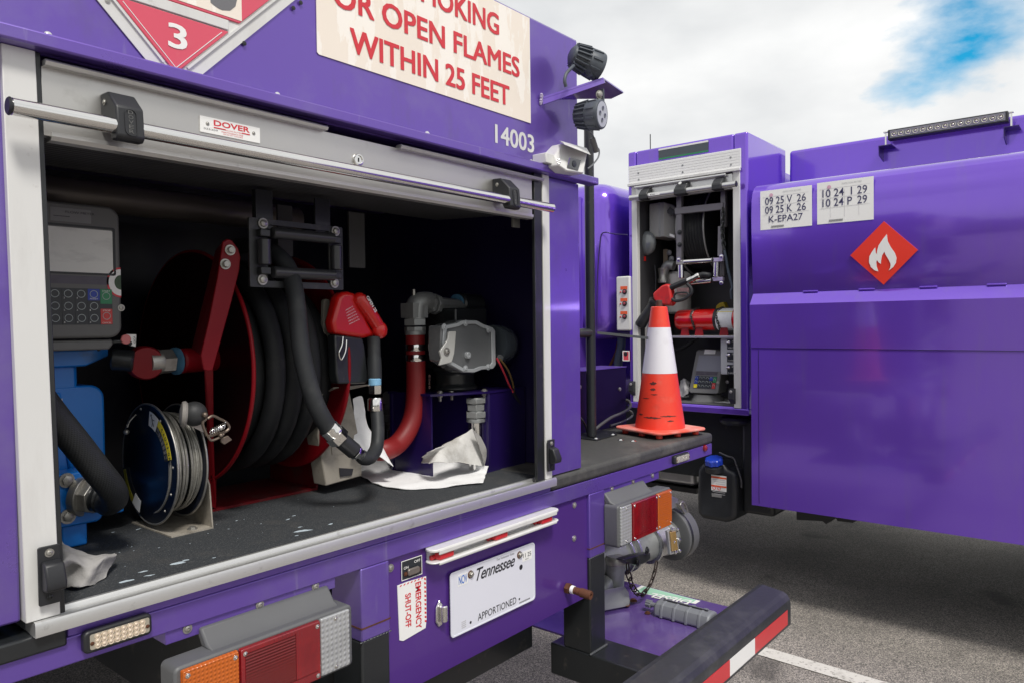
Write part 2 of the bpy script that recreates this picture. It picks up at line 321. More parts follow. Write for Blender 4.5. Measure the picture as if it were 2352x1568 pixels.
# ================================================================= THE GROUND
def ground():
    m = M('asphalt', (.17, .16, .15), .85, 0, .35, 3, .9, 260, 0)
    n = m.node_tree.nodes; l = m.node_tree.links; p = n['Principled BSDF']; tcn = [q for q in n if q.type == 'TEX_COORD'][0]
    vo = n.new('ShaderNodeTexVoronoi'); vo.inputs['Scale'].default_value = 230; l.new(tcn.outputs['Object'], vo.inputs['Vector'])
    r = n.new('ShaderNodeValToRGB'); r.color_ramp.interpolation = 'LINEAR'
    r.color_ramp.elements[0].color = (.075, .07, .064, 1); r.color_ramp.elements[1].color = (.46, .41, .36, 1)
    e = r.color_ramp.elements.new(.55); e.color = (.225, .207, .188, 1)
    sp = n.new('ShaderNodeSeparateColor'); l.new(vo.outputs['Color'], sp.inputs[0]); l.new(sp.outputs[0], r.inputs['Fac'])
    nz = n.new('ShaderNodeTexNoise'); nz.inputs['Scale'].default_value = 1.6; nz.inputs['Detail'].default_value = 7; l.new(tcn.outputs['Object'], nz.inputs['Vector'])
    mr_ = n.new('ShaderNodeMapRange'); mr_.inputs['From Min'].default_value = .35; mr_.inputs['From Max'].default_value = .65; mr_.inputs['To Min'].default_value = .72; mr_.inputs['To Max'].default_value = 1.15
    l.new(nz.outputs['Fac'], mr_.inputs['Value'])
    sc = n.new('ShaderNodeVectorMath'); sc.operation = 'SCALE'; l.new(r.outputs[0], sc.inputs[0]); l.new(mr_.outputs[0], sc.inputs['Scale'])
    st = n.new('ShaderNodeTexNoise'); st.inputs['Scale'].default_value = 2.6; st.inputs['Detail'].default_value = 5; l.new(tcn.outputs['Object'], st.inputs['Vector'])
    sm = n.new('ShaderNodeMapRange'); sm.inputs['From Min'].default_value = .62; sm.inputs['From Max'].default_value = .72; sm.inputs['To Max'].default_value = .6; l.new(st.outputs['Fac'], sm.inputs['Value'])
    mxs = n.new('ShaderNodeMixRGB'); mxs.inputs['Color2'].default_value = (.05, .045, .042, 1); l.new(sm.outputs[0], mxs.inputs['Fac']); l.new(sc.outputs[0], mxs.inputs['Color1'])
    l.new(mxs.outputs[0], p.inputs['Base Color'])
    b = B(); b.sheet([[(-800, -800, 0), (800, -800, 0)], [(-800, 800, 0), (800, 800, 0)]])
    part('ground', b, m, kind='structure')
    pm = M('worn_white_road_paint', (.62, .60, .55), .8, 0, .1, 20, .3, 200, 0, [((.22, .2, .18), 60, .57, .62, .8), ((.3, .28, .25), 9, .55, .7, .5)])
    b = B(); a0, a1 = P(1745, 1478, z=0), P(2056, 1568, z=0); b0, b1 = P(1735, 1502, z=0), P(1955, 1568, z=0)
    dn = (a1-a0).normalized(); wd = (a1-b1); wd = wd-dn*wd.dot(dn); wd = wd.normalized()*.1
    s0, s1 = b0-dn*2.2, b0+dn*6
    b.sheet([[s0+Zv*.004, s1+Zv*.004], [s0+wd+Zv*.004, s1+wd+Zv*.004]])
    part('parking_line', b, pm, kind='structure')
ground()

# ================================================================= NEAR TRUCK
T = thing('fuel_truck', (1, 1.9, 0), 'purple fuel truck numbered 14003 with its rear roller door raised over hose reels', 'truck')
FY = 1.2
# cabinet shell
b = B(); b.box(.1, 1.748, FY, 2.1, 1.945, 2.35); part('upper_panel', b, purple, T, bev=.006)
b = B(); b.box(.1, .352, FY+.001, 2.06, 1.139, 1.9449); part('side_wall', b, purple, T, bev=.004)
b = B(); b.box(1.590, 1.748, FY+.001, FY+.02, 1.139, 1.9449).box(1.736, 1.748, FY+.02, 2.06, 1.139, 1.9449); part('side_wall', b, purple, T, bev=.002)
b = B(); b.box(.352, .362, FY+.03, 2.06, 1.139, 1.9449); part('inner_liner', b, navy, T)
b = B(); b.box(1.727, 1.7355, FY+.0205, 2.06, 1.139, 1.9449); part('inner_liner', b, M('inner_violet_paint', (.012, .008, .045), .35, 0, .3, 5, .05, 20), T)
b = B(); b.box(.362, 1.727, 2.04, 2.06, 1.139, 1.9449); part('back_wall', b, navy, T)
b = B(); b.box(.1, 1.80, 1.166, 1.1995, 1.945, 1.966); part('drip_rail', b, purple, T, bev=.003)
b = B(); b.box(.362, 1.7269, 1.2205, 2.0399, 1.119, 1.135); part('cabinet_floor', b, matblk, T)
# deck, mat edge, beam
b = B(); b.box(1.6, 2.612, 1.196, 1.80, 1.098, 1.137); part('deck_mat', b, M('deck_mat', (.05, .05, .047), .6, 0, .3, 60, .35, 160, 0, [((.2, .19, .17), 5, .48, .8, .7), ((.3, .3, .3), 60, .72, .78, .6)]), T, bev=.012, seg=3)
b = B(); b.box(.1, .408, 1.193, 1.3, 1.088, 1.1165); part('deck_mat_edge', b, blackm, T, bev=.004)
b = B(); b.box(.1, 2.61, FY, 1.262, 1.056, 1.0975).box(.41, 1.6, FY+.0005, 1.26, 1.0975, 1.1185); part('rear_beam', b, purple, T, bev=.002)
b = B(); b.box(.1, 2.6, 1.26, 1.80, 1.075, 1.0975); part('deck_underside', b, blackm, T)
b = B(); b.box(.2, 2.35, 2.12, 6.5, .9, 2.2); part('tank', b, purple, T, bev=.2, seg=5)
b = B(); b.box(.9, 1.75, 1.7, 7.5, .55, .9); part('chassis', b, blackm, T)
b = B()
for xx in (.32, 2.1):
    for yy in (3.3, 4.4): b.rod((xx-.14, yy, .5), (xx+.14, yy, .5), .5, 36)
part('wheels', b, blackm, T)
# posts
def post(name, xt0, xt1, xb0, xb1, y0_, y1_, mt):
    b = B(); b.hull([(xb0, y0_, 1.138), (xb1, y0_, 1.138), (xb1, y1_, 1.138), (xb0, y1_, 1.138), (xt0, y0_, 1.9445), (xt1, y0_, 1.9445), (xt1, y1_, 1.9445), (xt0, y1_, 1.9445)])
    return part(name, b, mt, T, bev=.0012)
post('door_post', .3435, .3850, .3545, .3985, 1.190, 1.22, whitep)
post('door_post', 1.5625, 1.5915, 1.5625, 1.5915, 1.188, 1.2009, whitep)
post('rubber_track', .3851, .3925, .3986, .4060, 1.193, 1.23, blackm)
post('rubber_track', 1.530, 1.5624, 1.530, 1.5624, 1.191, 1.2005, blackm)
# sill
pr = [(1.181, 1.1165), (1.1805, 1.133), (1.1825, 1.1375), (1.187, 1.1385), (1.190, 1.1365), (1.1915, 1.1345), (1.213, 1.1345), (1.2145, 1.1395), (1.2165, 1.1415), (1.2225, 1.1415), (1.224, 1.1395), (1.2245, 1.120), (1.196, 1.1165)]
b = B(); b.slab([(.363, y, z) for y, z in pr], (1.602-.363, 0, 0)); part('door_sill', b, alus, T)
# roller door
sh = B(); sh.box(.3928, 1.5255, 1.1945, 1.212, 1.8285, 1.927); door = part('roller_door', sh, alu, T, bev=.001)
b = B(); b.slab([(.4036, 1.190, 1.8285), (.4036, 1.1945, 1.823), (.4036, 1.214, 1.823), (.4036, 1.214, 1.8286), (.4036, 1.1946, 1.8286), (.4036, 1.1946, 1.8345), (.4036, 1.190, 1.8345)], (1.1215, 0, 0)); part('lower_lip', b, alus, door)
for x0, x1, zz, yy in ((.394, .876, 1.926, 1.181), (1.06, 1.556, 1.9235, 1.179)):
    b = B(); b.slab([(x0, yy, zz), (x0, yy-.003, zz+.005), (x0, yy, zz+.008), (x0, 1.1944, zz+.008), (x0, 1.1944, zz)], (x1-x0, 0, 0)); part('upper_lip', b, alus, door)
b = B()
for k in range(17): b.box(.38, 1.5259, 1.226+k*.019, 1.226+k*.019+.0165, 1.8385+.001*k, 1.8505+.001*k)
part('slat', b, M('door_slats', (.07, .07, .075), .45, .3, .1), door, bev=.003)
hy = 1.150
h0, h1 = P(24, 246, y=hy), P(1268, 478, y=hy); hz = (h0.z+h1.z)/2
b = B(); b.rod((h0.x, hy, hz), (h1.x, hy, hz), .0118, 32, .1); bar = part('handle_bar', b, chrome, door)
b = B(); b.rod((h0.x-.004, hy, hz), (h0.x+.001, hy, hz), .0124, 28); part('end_cap', b, blackp, door)
for xc, wd in ((.4915, .040), (1.388, .040)):
    b = B(); xa, xb = xc-wd/2, xc+wd/2
    b.slab([(xa, 1.1945, 1.905), (xa, 1.168, 1.904), (xa, 1.140, 1.878), (xa, 1.136, 1.834), (xa, 1.142, 1.828), (xa, 1.158, 1.829), (xa, 1.168, 1.848), (xa, 1.1945, 1.850)], (wd, 0, 0))
    cl = part('handle_clamp', b, blackp, door, bev=.003)
    up = V((0, .004, .044)).normalized(); nn = V((0, -.044, .004)).normalized()
    o = V((xc-.009, 1.1362, 1.8355))+nn*.0004
    b = B(); rr = rrect(o, X, up, .018, .040, .008); ri = rrect(o+X*.0012+up*.0012, X, up, .0156, .0376, .007); b.ring(rr, ri, nn*.0012); part('badge_rim', b, blackp, cl)
    for k, ch in enumerate('DOVER'):
        txt('lettering', ch, o+up*(.0325-k*.0072)+X*.0055+nn*.0004, X*.007, up*.0055, greyc, cl)
    bolt(cl, (xa-.0004, 1.178, 1.889), (-1, 0, 0), .0032, steel, 'screw', False)
b = B(); b.box(.627, .738, 1.1925, 1.1944, 1.878, 1.905); np_ = part('name_plate', b, white, door)
txz('lettering', 'DOVER', .651, .718, 1.8925, 1.9022, 1.1924, redink, np_, bold=.025)
b = B(); b.box(.651, .672, 1.1919, 1.1924, 1.8885, 1.8903).box(.703, .718, 1.1919, 1.1924, 1.8885, 1.8903); part('stripe', b, redink, np_)
for x0, z0, w_, ss in ((.672, .0, .031, 'ROLLING SHUTTERS'), (.665, -.004, .04, 'MAINTENANCE FREE'), (.668, -.0075, .036, 'QUALITY DOORS')):
    txz('small_print', ss, x0, x0+w_, 1.8876+z0, 1.8898+z0, 1.1924, redink, np_)
txz('serial_number', '025309', .633, .658, 1.8835, 1.8862, 1.1924, greyink, np_)
for xx in (.640, .7255): bolt(np_, (xx, 1.1924, 1.8935), (0, -1, 0), .0022, steel, 'rivet', False)
b = B(); b.lathe((.957, 1.1944, 1.884), (0, -1, 0), [(.0125, 0), (.0125, .003), (.011, .0055), (.0088, .0058), (.0086, .0035), (.0001, .0035)], 30); lk = part('door_lock', b, chrome, door)
b = B(); b.box(.9560, .9578, 1.1895, 1.1909, 1.880, 1.888); part('key_slot', b, blackink, lk)
# stops on the posts
for xc, z0, wd in ((.3825, 1.160, .029), (1.5775, 1.160, .030)):
    b = B(); b.slab(rxz(xc-wd/2, xc+wd/2, z0, z0+.084, 1.1795, .003), (0, .0035, 0)); st = part('door_stop', b, blackp, T, bev=.001)
    b = B(); xa = xc-.011
    b.slab([(xa, 1.1795, z0+.064), (xa, 1.166, z0+.060), (xa, 1.155, z0+.035), (xa, 1.157, z0+.024), (xa, 1.170, z0+.021), (xa, 1.1795, z0+.021)], (.026, 0, 0)); part('wedge', b, blackp, st, bev=.003)
    bolt(st, (xc, 1.1795, z0+.074), (0, -1, 0), .0042, steel, 'screw', False); bolt(st, (xc, 1.1795, z0+.011), (0, -1, 0), .0036, blackm, 'screw', False)
# rivets along the drip rail
for zf, a, c in ((Z1, 328, 250), (Z1, 1896, 657), (Z2, 842, 923), (Z2, 1553, 1112)):
    p = P(*zf(a, c), y=FY); bolt(T, (p.x, FY, p.z+.001), (0, -1, 0), .0040 if zf is Z1 else .0046, M('bright_rivet', (.62, .62, .62), .35, .3), 'rivet', False)
# ------------- placard
b = B(); cx, cz, hd = .589, 2.166, .237
def dia(h, y, r=.012):
    u = V((1, 0, 1)).normalized(); v = V((-1, 0, 1)).normalized(); s_ = h*math.sqrt(2)
    return rrect((cx, y, cz-h), u, v, s_, s_, r)
zl = 1.967; b.slab([(cx-(zl-cz+hd), 1.197, zl), (cx+(zl-cz+hd), 1.197, zl), (cx+hd, 1.197, cz), (cx, 1.197, cz+hd), (cx-hd, 1.197, cz)], (0, .002, 0)); plac = part('hazard_placard', b, whitep, T)
b = B()
for k in (0, 1):
    u = V((1 if k == 0 else -1, 0, 1)).normalized(); v = V((-u.x, 0, u.z)); o = V((cx, 1.1955, cz-hd))+u*.004+v*.021
    b.beam(o+u*(.045), o+u*.32, (0, .004, 0), v*.004); part('frame_rib', b, whitep, plac); b = B()
hr = hd-.036
u1 = V((1, 0, 1)).normalized(); v1 = V((-1, 0, 1)).normalized()
zc0 = 2.064     # crossbar between the lower red cell and the number cell
def cell(z0, z1, y, ins=0):
    h = hr-ins; o = []
    def half(z): return max(.004, h-abs(z-cz))
    if z0 <= cz-h: o = [(cx, y, cz-h)]
    else: o = [(cx-half(z0), y, z0), (cx+half(z0), y, z0)]
    o += [(cx+half(z1), y, z1)]
    if z1 > cz > z0: o.insert(len(o)-1, (cx+h, y, cz))
    o += [(cx-half(z1), y, z1)]
    if z1 > cz > z0: o.append((cx-h, y, cz))
    return o
b = B(); b.slab(cell(cz-hr-.01, 2.060, 1.1945), (0, .0025, 0)); pl1 = part('red_panel', b, redsh, plac, bev=.004)
b = B()
for sgn in (1, -1):
    d = V((sgn, 0, 1)).normalized(); o = V((cx, 1.1940, cz-hr+.009)); b.beam(o, o+d*.115, (0, .0004, 0), V((-d.z*sgn, 0, abs(d.x)))*.0011)
part('border_line', b, white, pl1)
txz('number', '3', .578, .6075, 2.006, 2.0445, 1.1941, white, pl1, fat=.0012)
b = B(); b.slab(cell(2.080, cz+.09, 1.1945), (0, .0025, 0)); pl2 = part('red_panel', b, redsh, plac, bev=.004)
b = B(); b.box(.47, .708, 1.1938, 1.1944, 2.085, 2.215); pl3 = part('number_panel', b, cream, plac)
txz('number', '1993', .49, .700, 2.091, 2.190, 1.1937, greyink, plac, bold=.03)
b = B(); b.box(cx-.094, cx+.094, 1.1935, 1.1965, 2.062, 2.079); part('crossbar', b, whitep, plac, bev=.001)
for a, c in ((738, 5), (1674, 297), (2010, 55), (2060, 18)):
    p = P(*Z1(a, c), y=1.195); bolt(plac, (p.x, 1.1968, p.z), (0, -1, 0), .0028, steel if a < 1000 else blackm, 'rivet', False, h=.3)
# ------------- no smoking sheet
b = B(); b.slab([(.867, 1.1975, 2.076), (.871, 1.1975, 2.0725), (1.5275, 1.1975, 2.072), (1.5275, 1.1975, 2.343), (.867, 1.1975, 2.343)], (0, .0015, 0)); ns = part('warning_sign', b, cream, T)
for s_, x0, x1, z0, z1 in (('NO', .985, 1.085, 2.261, 2.313), ('SMOKING', 1.108, 1.404, 2.261, 2.313), ('OR OPEN FLAMES', .905, 1.4825, 2.177, 2.2275), ('WITHIN 25 FEET', .945, 1.441, 2.0965, 2.147)):
    txz('lettering', s_, x0+.0016, x1-.0016, z0+.001, z1-.001, 1.1970, redink, ns, fat=.0017)
txz('fleet_number', '14003', 1.388, 1.541, 1.9975, 2.0425, 1.1996, whitep, T, fat=.0014)
# ------------- work lights on their bracket
wl = V((1.574, 1.2, 2.150)); ap = P(1385, 178, y=1.085); rc = P(1431, 210, y=1.150)
nup = (ap-wl).cross(rc-wl).normalized(); nup = nup if nup.z > 0 else -nup
bk = (rc-ap).normalized()
b = B(); far = V((rc.x+.01, 1.2, rc.z-.005)); b.slab([wl, ap, rc, far], -nup*.006); part_br = part('light_bracket', b, purple, T, bev=.001)
b = B(); b.slab([wl-nup*.006, ap-nup*.006, ap-nup*.016, wl-nup*.020], (rc-ap).normalized()*.005); part('flange', b, purple, part_br)
b = B()
for k in range(9): b.ball(wl+V((-.003+random.uniform(-.003, .003), -.003-.0005*k, -.018+k*.0028)), .0045, seg=8)
part('weld_bead', b, M('weld', (.45, .4, .55), .5, .4, .3, 60, .5, 100), part_br)
lm = M('weathered_hazed_black_lamp', (.060, .072, .090), .5, 0, .2, 18, .12, 90, 0, [((.2, .22, .24), 10, .5, .8, .5)])  # base lifted towards blue, painting in the bright haze around the lamps
def worklight(c, ax, r, ln, face=False):
    ax = V(ax).normalized(); c = V(c)
    b = B(); b.lathe(c, ax, [(r*.42, -ln), (r*.62, -ln*.95), (r*.78, -ln*.7), (r*.8, -ln*.55), (r*.9, -ln*.5), (r*.98, -ln*.2), (r, -.004), (r*.96, 0), (r*.8, 0)], 36)
    u = ax.orthogonal().normalized(); v = ax.cross(u)
    for k in range(18):
        a = 2*math.pi*k/18; d = u*math.cos(a)+v*math.sin(a); t_ = ax.cross(d)
        b.beam(c-ax*ln*.9+d*r*.66, c-ax*ln*.48+d*r*.84, t_*.0035, d*.016)
        if k % 2: b.beam(c-ax*ln*.42+d*r*.93, c-ax*ln*.12+d*r*.99, t_*.006, d*.006)
    o = part('work_light', b, lm, T, bev=.0006)
    b = B(); b.lathe(c, ax, [(r*.84, -.001), (r*.84, .0008), (.0001, .0010)], 32); fc = part('lens', b, M('grey_lens_plate', (.42, .44, .5), .3, 0, .08, 20), o)
    for k in range(4):
        a = math.pi/4+k*math.pi/2; d = u*math.cos(a)+v*math.sin(a)
        b = B(); b.lathe(c+d*r*.40+ax*.001, ax, [(r*.15, 0), (r*.15, .0012), (r*.10, .0008), (.0001, -.0005)], 20); part('led', b, M('led_eye', (.10, .11, .14), .2, 0, .1), o)
    return o
c1 = P(1362, 142, y=1.11)
worklight(P(1378, 156, y=1.10), (.80, -.44, -.28), .0385, .092)
c2 = P(1383, 263, y=1.085)
w2 = worklight(c2, (.16, -.98, -.08), .0395, .080)
pb = P(1375, 215, y=1.10); bolt(part_br, pb-nup*.004, (-.3, -.7, -.1), .008, steel, 'bolt')
b = B(); b.beam(pb+V((.008, 0, .012)), pb+V((.010, 0, -.020)), (.004, .0, 0), (0, .022, 0)); part('yoke', b, lm, part_br)
b = B(); b.beam(c1+V((-.01, 0, -.02)), c1+V((-.005, 0, -.045)), (.03, .0, 0), (0, .02, 0)); part('yoke', b, lm, part_br)
cab_pts = [P(*p, y=1.12) for p in ((1318, 152), (1302, 168), (1297, 185), (1300, 200))]
b = B(); b.tube(cab_pts, .0045); part('lamp_cable', b, lm, T)
b = B(); b.tube([P(*p, y=1.14) for p in ((1340, 290), (1350, 300), (1362, 312), (1368, 335), (1376, 345), (1374, 362), (1360, 380), (1350, 388))], .0022); part('lamp_cable', b, M('dusty_cable', (.16, .17, .18), .5), T)
b = B(); b.rod(P(1360, 318, y=1.14), P(1370, 350, y=1.14), .0085); part('cable_connector', b, greyc, T)
# ------------- reversing camera
cp0 = P(1322, 366, y=1.145)
b = B()
pts = [P(1290, 330, y=1.17), P(1350, 352, y=1.13), P(1341, 400, y=1.13), P(1301, 394, y=1.13), P(1285, 380, y=1.13), P(1275, 358, y=1.15)]
b.slab(pts, (.0, .05, .0)); rcam = part('reversing_camera', b, whitep, T, bev=.004)
b = B(); b.slab([P(1288, 328, y=1.165), P(1297, 333, y=1.118), P(1357, 357, y=1.118), P(1350, 345, y=1.165)], (.0, .004, .006)); part('sun_hood', b, whitep, rcam, bev=.001)
b = B(); b.slab([P(1310, 362, y=1.1285), P(1335, 368, y=1.1285), P(1328, 392, y=1.1285), P(1304, 385, y=1.1285)], (0, .003, 0)); ln_ = part('lens', b, M('dark_glass', (.02, .022, .03), .08, 0, .1, coat=1), rcam)
b = B(); b.lathe(P(1319, 377, y=1.1283), (0, -1, 0), [(.009, 0), (.0085, .0015), (.004, .0012), (.0001, .003)]); part('lens_eye', b, darkk, ln_)
cc_ = P(1283, 372, y=1.128); b = B()
for k in range(6):
    a = k*math.pi/3; b.lathe(cc_+V((.006*math.cos(a), 0, .006*math.sin(a))), (-.3, -1, 0), [(.002, 0), (.0022, .001), (.0014, .0016), (.0013, .0004), (.0001, .0004)], 12)
part('hinge_knob', b, chrome, rcam)
b = B(); b.box(1.535, 1.64, 1.155, 1.2, 1.966, 1.992); part('mount', b, whitep, rcam, bev=.002)

# ------------- marker lamps in the rear beam
def marker(x0, x1, z0, z1, cols, rows, mat, y=1.2):
    b = B(); b.slab(rxz(x0, x1, z0, z1, y-.014, .008), (0, .014, 0)); o = part('marker_lamp', b, blackp, T, bev=.003)
    ix0, ix1, iz0, iz1 = x0+.008, x1-.005, z0+.0055, z1-.0055
    b = B(); b.slab(rxz(ix0, ix1, iz0, iz1, y-.0152, .003), (0, .001, 0)); part('lens', b, M('amber_lens_plate', (.34, .31, .25), .25, 0, .1, coat=.5), o)
    b = B(); pw = (ix1-ix0-.012)/cols; ph = (iz1-iz0-.002)/rows
    for i in range(cols):
        for j in range(rows): b.lathe((ix0+.006+pw*(i+.5), y-.0152, iz0+.001+ph*(j+.5)), (0, -1, 0), [(pw*.50, 0), (pw*.46, .0012), (pw*.3, .0008), (pw*.2, .0016), (.0001, .002)], 12)
    part('led_array', b, mat, o)
    for xx in (ix0+.003, ix1-.003): bolt(o, (xx, y-.0152, (iz0+iz1)/2-.002), (0, -1, 0), .002, rust, 'screw', False)
marker(.427, .527, 1.068, 1.102, 8, 3, ledm)
marker(2.290, 2.400, 1.066, 1.096, 8, 4, ledc)
b = B(); b.lathe((2.546, 1.1995, 1.088), (0, -1, 0), [(.013, 0), (.012, .006), (.007, .010), (.0001, .011)]); part('side_marker', b, redlens, T)

# ------------- tail lamps
def taillamp(x0, x1, zt, zb, order, ax0, ax1, y=1.150):
    """body with chamfered top shelf, three lenses"""
    t = B(); t.slab(rxz(x0, x1, zb, zt, y, .010), (0, .05, 0)); body = part('tail_lamp', t, greyl, T, bev=.004)
    b = B(); b.slab([(ax0, y+.012, zt-.002), (ax0, y+.048, zt-.002), (ax0, 1.218, zt+.028), (ax0, 1.200, zt+.030), (ax0, y+.03, zt+.006)], (ax1-ax0, 0, 0)); part('top_shelf', b, greyl, body, bev=.005)
    a = x0+.008; tot = x1-x0-.016
    W_ = {'amber': (orangelens, .30), 'red': (redlens, .49), 'clear': (clearlens, .21)}
    for k in order:
        mt, fr = W_[k]; wd = tot*fr
        ins = .002
        b = B(); g = .0 if k == 'clear' else .004
        b.slab(rxz(a+ins, a+wd-ins, zb+.006, zt-.006, y-.005-g, .003), (0, .007+g, 0)); o = part('reversing_lens' if k == 'clear' else k+'_lens', b, mt, body, bev=.0016)
        if k != 'clear':
            b = B(); b.ring(rxz(a+ins-.0008, a+wd-ins+.0008, zb+.0052, zt-.0052, y-.0035, .003), rxz(a+ins+.0035, a+wd-ins-.0035, zb+.0095, zt-.0095, y-.0035, .003), (0, .003, 0)); part('lens_rim', b, mt, body)
        for xx, zz in ((a+.009, zt-.014), (a+wd-.009, zt-.014), (a+.009, zb+.014), (a+wd-.009, zb+.014)) if k != 'clear' else ((a+wd*.5, zt-.014), (a+wd*.5, zb+.014)):
            bolt(o, (xx, y-.005-g, zz), (0, -1, 0), .0028, chrome, 'screw', False)
        if k == 'red':
            b = B(); xs = a+wd*.66; b.box(xs, xs+.0009, y-.0097, y-.0092, zb+.022, zt-.012); b.box(a+.008, a+wd-.008, y-.0097, y-.0092, zb+.022, zb+.0228); part('lens_groove', b, M('dark_red_groove', (.12, .002, .005), .3), o)
        if k == 'red' and x0 < 1:
            b = B(); b.box(a+.009, a+wd*.655, y-.0100, y-.0090, zb+.024, zt-.014); part('ribbed_zone', b, M('dark_ribbed_red', (.13, .002, .004), .2, 0, .3, 9, 0, 1, .8, wave=[('Z', 60), ('Z', 3)]), o)
        a += wd
taillamp(.543, .890, 1.016, .897, ('amber', 'red', 'clear'), .612, .872)
taillamp(1.860, 2.188, 1.014, .888, ('clear', 'red', 'amber'), 1.868, 2.10)
b = B(); b.box(.556, .892, 1.2045, 1.25, 1.0345, 1.0559); ms = part('lamp_mount', b, purple, T, bev=.001)
for xx in (.592, .726, .845): bolt(ms, (xx, 1.2045, 1.0505), (0, -1, 0), .0056, steel, 'bolt', False)
b = B(); b.box(1.868, 2.208, 1.2045, 1.25, 1.030, 1.0559); ms = part('lamp_mount', b, purple, T, bev=.001)
for xx in (1.915, 2.04, 2.165): bolt(ms, (xx, 1.2045, 1.048), (0, -1, 0), .0056, steel, 'bolt', False)

# ------------- columns under the beam, arms and bumper
for x0, x1, zb in ((.952, 1.028, .905), (1.786, 1.868, .868)):
    b = B(); b.box(x0, x1, FY, FY+.10, zb, 1.0559); cl = part('frame_column', b, purple, T, bev=.003)
    b = B(); b.box(x0-.001, x1+.001, FY-.001, FY+.101, zb+.026, zb+.029); part('rust_seam', b, rust, cl)
    b = B(); b.box(x0+.001, x1-.001, FY+.001, FY+.099, .585, zb); lc = part('lower_column', b, blackm, T, bev=.004)
    b = B()
    for k in range(10): b.ball((x0+(x1-x0)*k/9, FY-.001, .588), .005, (1.2, .8, .8), 8)
    for k in range(10): b.ball((x0+(x1-x0)*k/9, FY, zb), .0018, (2, .8, .8), 8)
    part('weld_bead', b, M('black_weld', (.10, .105, .11), .35, .3, .3, 60, .4, 90), lc)
    b = B(); b.box(x0-.002, x1+.04, .98, 1.346, .49, .585); part('bumper_arm', b, blackm, T, bev=.004)
b = B(); b.slab([(0, .885, .512), (0, .880, .518), (0, .880, .590), (0, .883, .604), (0, .892, .618), (0, .906, .625), (0, .975, .634), (0, .990, .632), (0, .998, .624), (0, 1.000, .512)], (2.53, 0, 0))
bp_ = part('rear_bumper', b, M('black_bumper', (.030, .032, .036), .42, 0, .2, 10, .3, 60, .1, [((.13, .13, .13), 7, .5, .8, .5), ((.3, .3, .3), 90, .76, .8, .6)]), T, bev=.002, seg=2, sharp=14)
b = B(); x = 2.495; cols = []
for wd, mt in ((.285, redk), (.187, white), (.285, redk), (.187, white), (.285, redk), (.187, white), (.285, redk)):
    b = B(); b.box(x-wd, x-.0006, .8785, .8798, .528, .577); part('reflective_tape', b, M('red_tape', (.62, .02, .03), .3, 0, .08, 20, coat=.4) if mt is redk else mt, bp_); x -= wd

# ------------- licence panel between the columns
b = B(); b.slab([(1.0285, 1.2095, 1.0558), (1.7855, 1.2095, 1.0558), (1.7855, 1.2095, .756), (1.0285, 1.2095, .752)], (0, .004, 0)); lp = part('licence_panel', b, M('panel_purple_paint', (.11, .04, .30), .33, .45, .1, 2, .02, 30, .4, [((.2, .15, .3), 4, .6, .8, .25), ((.5, .48, .55), 100, .78, .8, .5)]), T)
for a, c in ((358, 675), (1778, 447), (1780, 190)):
    p = P(*Z8(a, c), y=1.2095); bolt(lp, (p.x, 1.2095, p.z), (0, -1, 0), .006, steel, 'bolt', False)
b = B(); b.slab(rxz(1.068, 1.129, .998, 1.041, 1.2075, .001), (0, .0015, 0)); sw = part('switch_plate', b, darkk, lp)
b = B(); b.ring(rxz(1.068, 1.129, .998, 1.041, 1.2070, .001), rxz(1.0695, 1.1275, .9995, 1.0395, 1.2070, .001), (0, .0012, 0)); part('plate_border', b, white, sw)
txz('lettering', 'ON', 1.0745, 1.088, 1.0215, 1.0275, 1.2068, white, sw, bold=.01); txz('lettering', 'OFF', 1.105, 1.123, 1.0285, 1.0345, 1.2068, white, sw, bold=.01)
b = B(); b.slab(rxz(1.083, 1.117, 1.006, 1.021, 1.2005, .005), (0, .0065, 0)); part('toggle_guard', b, M('tarnished_metal', (.25, .22, .2), .35, .6, .3, 40), sw, bev=.002)
for xx in (1.0795, 1.1205): bolt(sw, (xx, 1.207, 1.011), (0, -1, 0), .0035, rust, 'bolt')
b = B(); b.slab([(1.056, 1.2073, .992), (1.085, 1.2073, .9925), (1.141, 1.2073, .9895), (1.1405, 1.2073, .893), (1.137, 1.2073, .874), (1.070, 1.2073, .867), (1.060, 1.2073, .872)], (0, .0015, 0)); es = part('emergency_sticker', b, white, lp)
txt('lettering', 'EMERGENCY', (1.1075, 1.2069, .984), (0, 0, -.104), (.017, 0, 0), redink, es, bold=.02); txt('lettering', 'SHUT-OFF', (1.077, 1.2069, .967), (0, 0, -.074), (.017, 0, 0), redink, es, bold=.02)
b = B()
for k in range(11): b.hull([(1.1345, 1.2068, .9835-k*.0095), (1.1395, 1.2068, .9815-k*.0095), (1.1395, 1.2071, .9815-k*.0095), (1.1345, 1.2071, .9835-k*.0095), (1.1345, 1.2068, .9880-k*.0095), (1.1395, 1.2068, .9860-k*.0095), (1.1395, 1.2071, .9860-k*.0095), (1.1345, 1.2071, .9880-k*.0095)])
for k in range(7): b.hull([(1.062+k*.0105, 1.2068, .9875), (1.066+k*.0105, 1.2068, .9875), (1.066+k*.0105, 1.2071, .9875), (1.062+k*.0105, 1.2071, .9875), (1.065+k*.0105, 1.2068, .9905), (1.069+k*.0105, 1.2068, .9905), (1.069+k*.0105, 1.2071, .9905), (1.065+k*.0105, 1.2071, .9905)])
part('hazard_border', b, redink, es)
b = B(); b.slab([(1.1795, 1.2095, .926), (1.168, 1.2095, .910), (1.167, 1.2095, .877), (1.176, 1.2095, .864), (1.186, 1.2095, .866), (1.192, 1.2095, .878), (1.192, 1.2095, .908)], (0, -.006, 0)); pl_ = part('plate_lamp', b, chrome, lp, bev=.002)
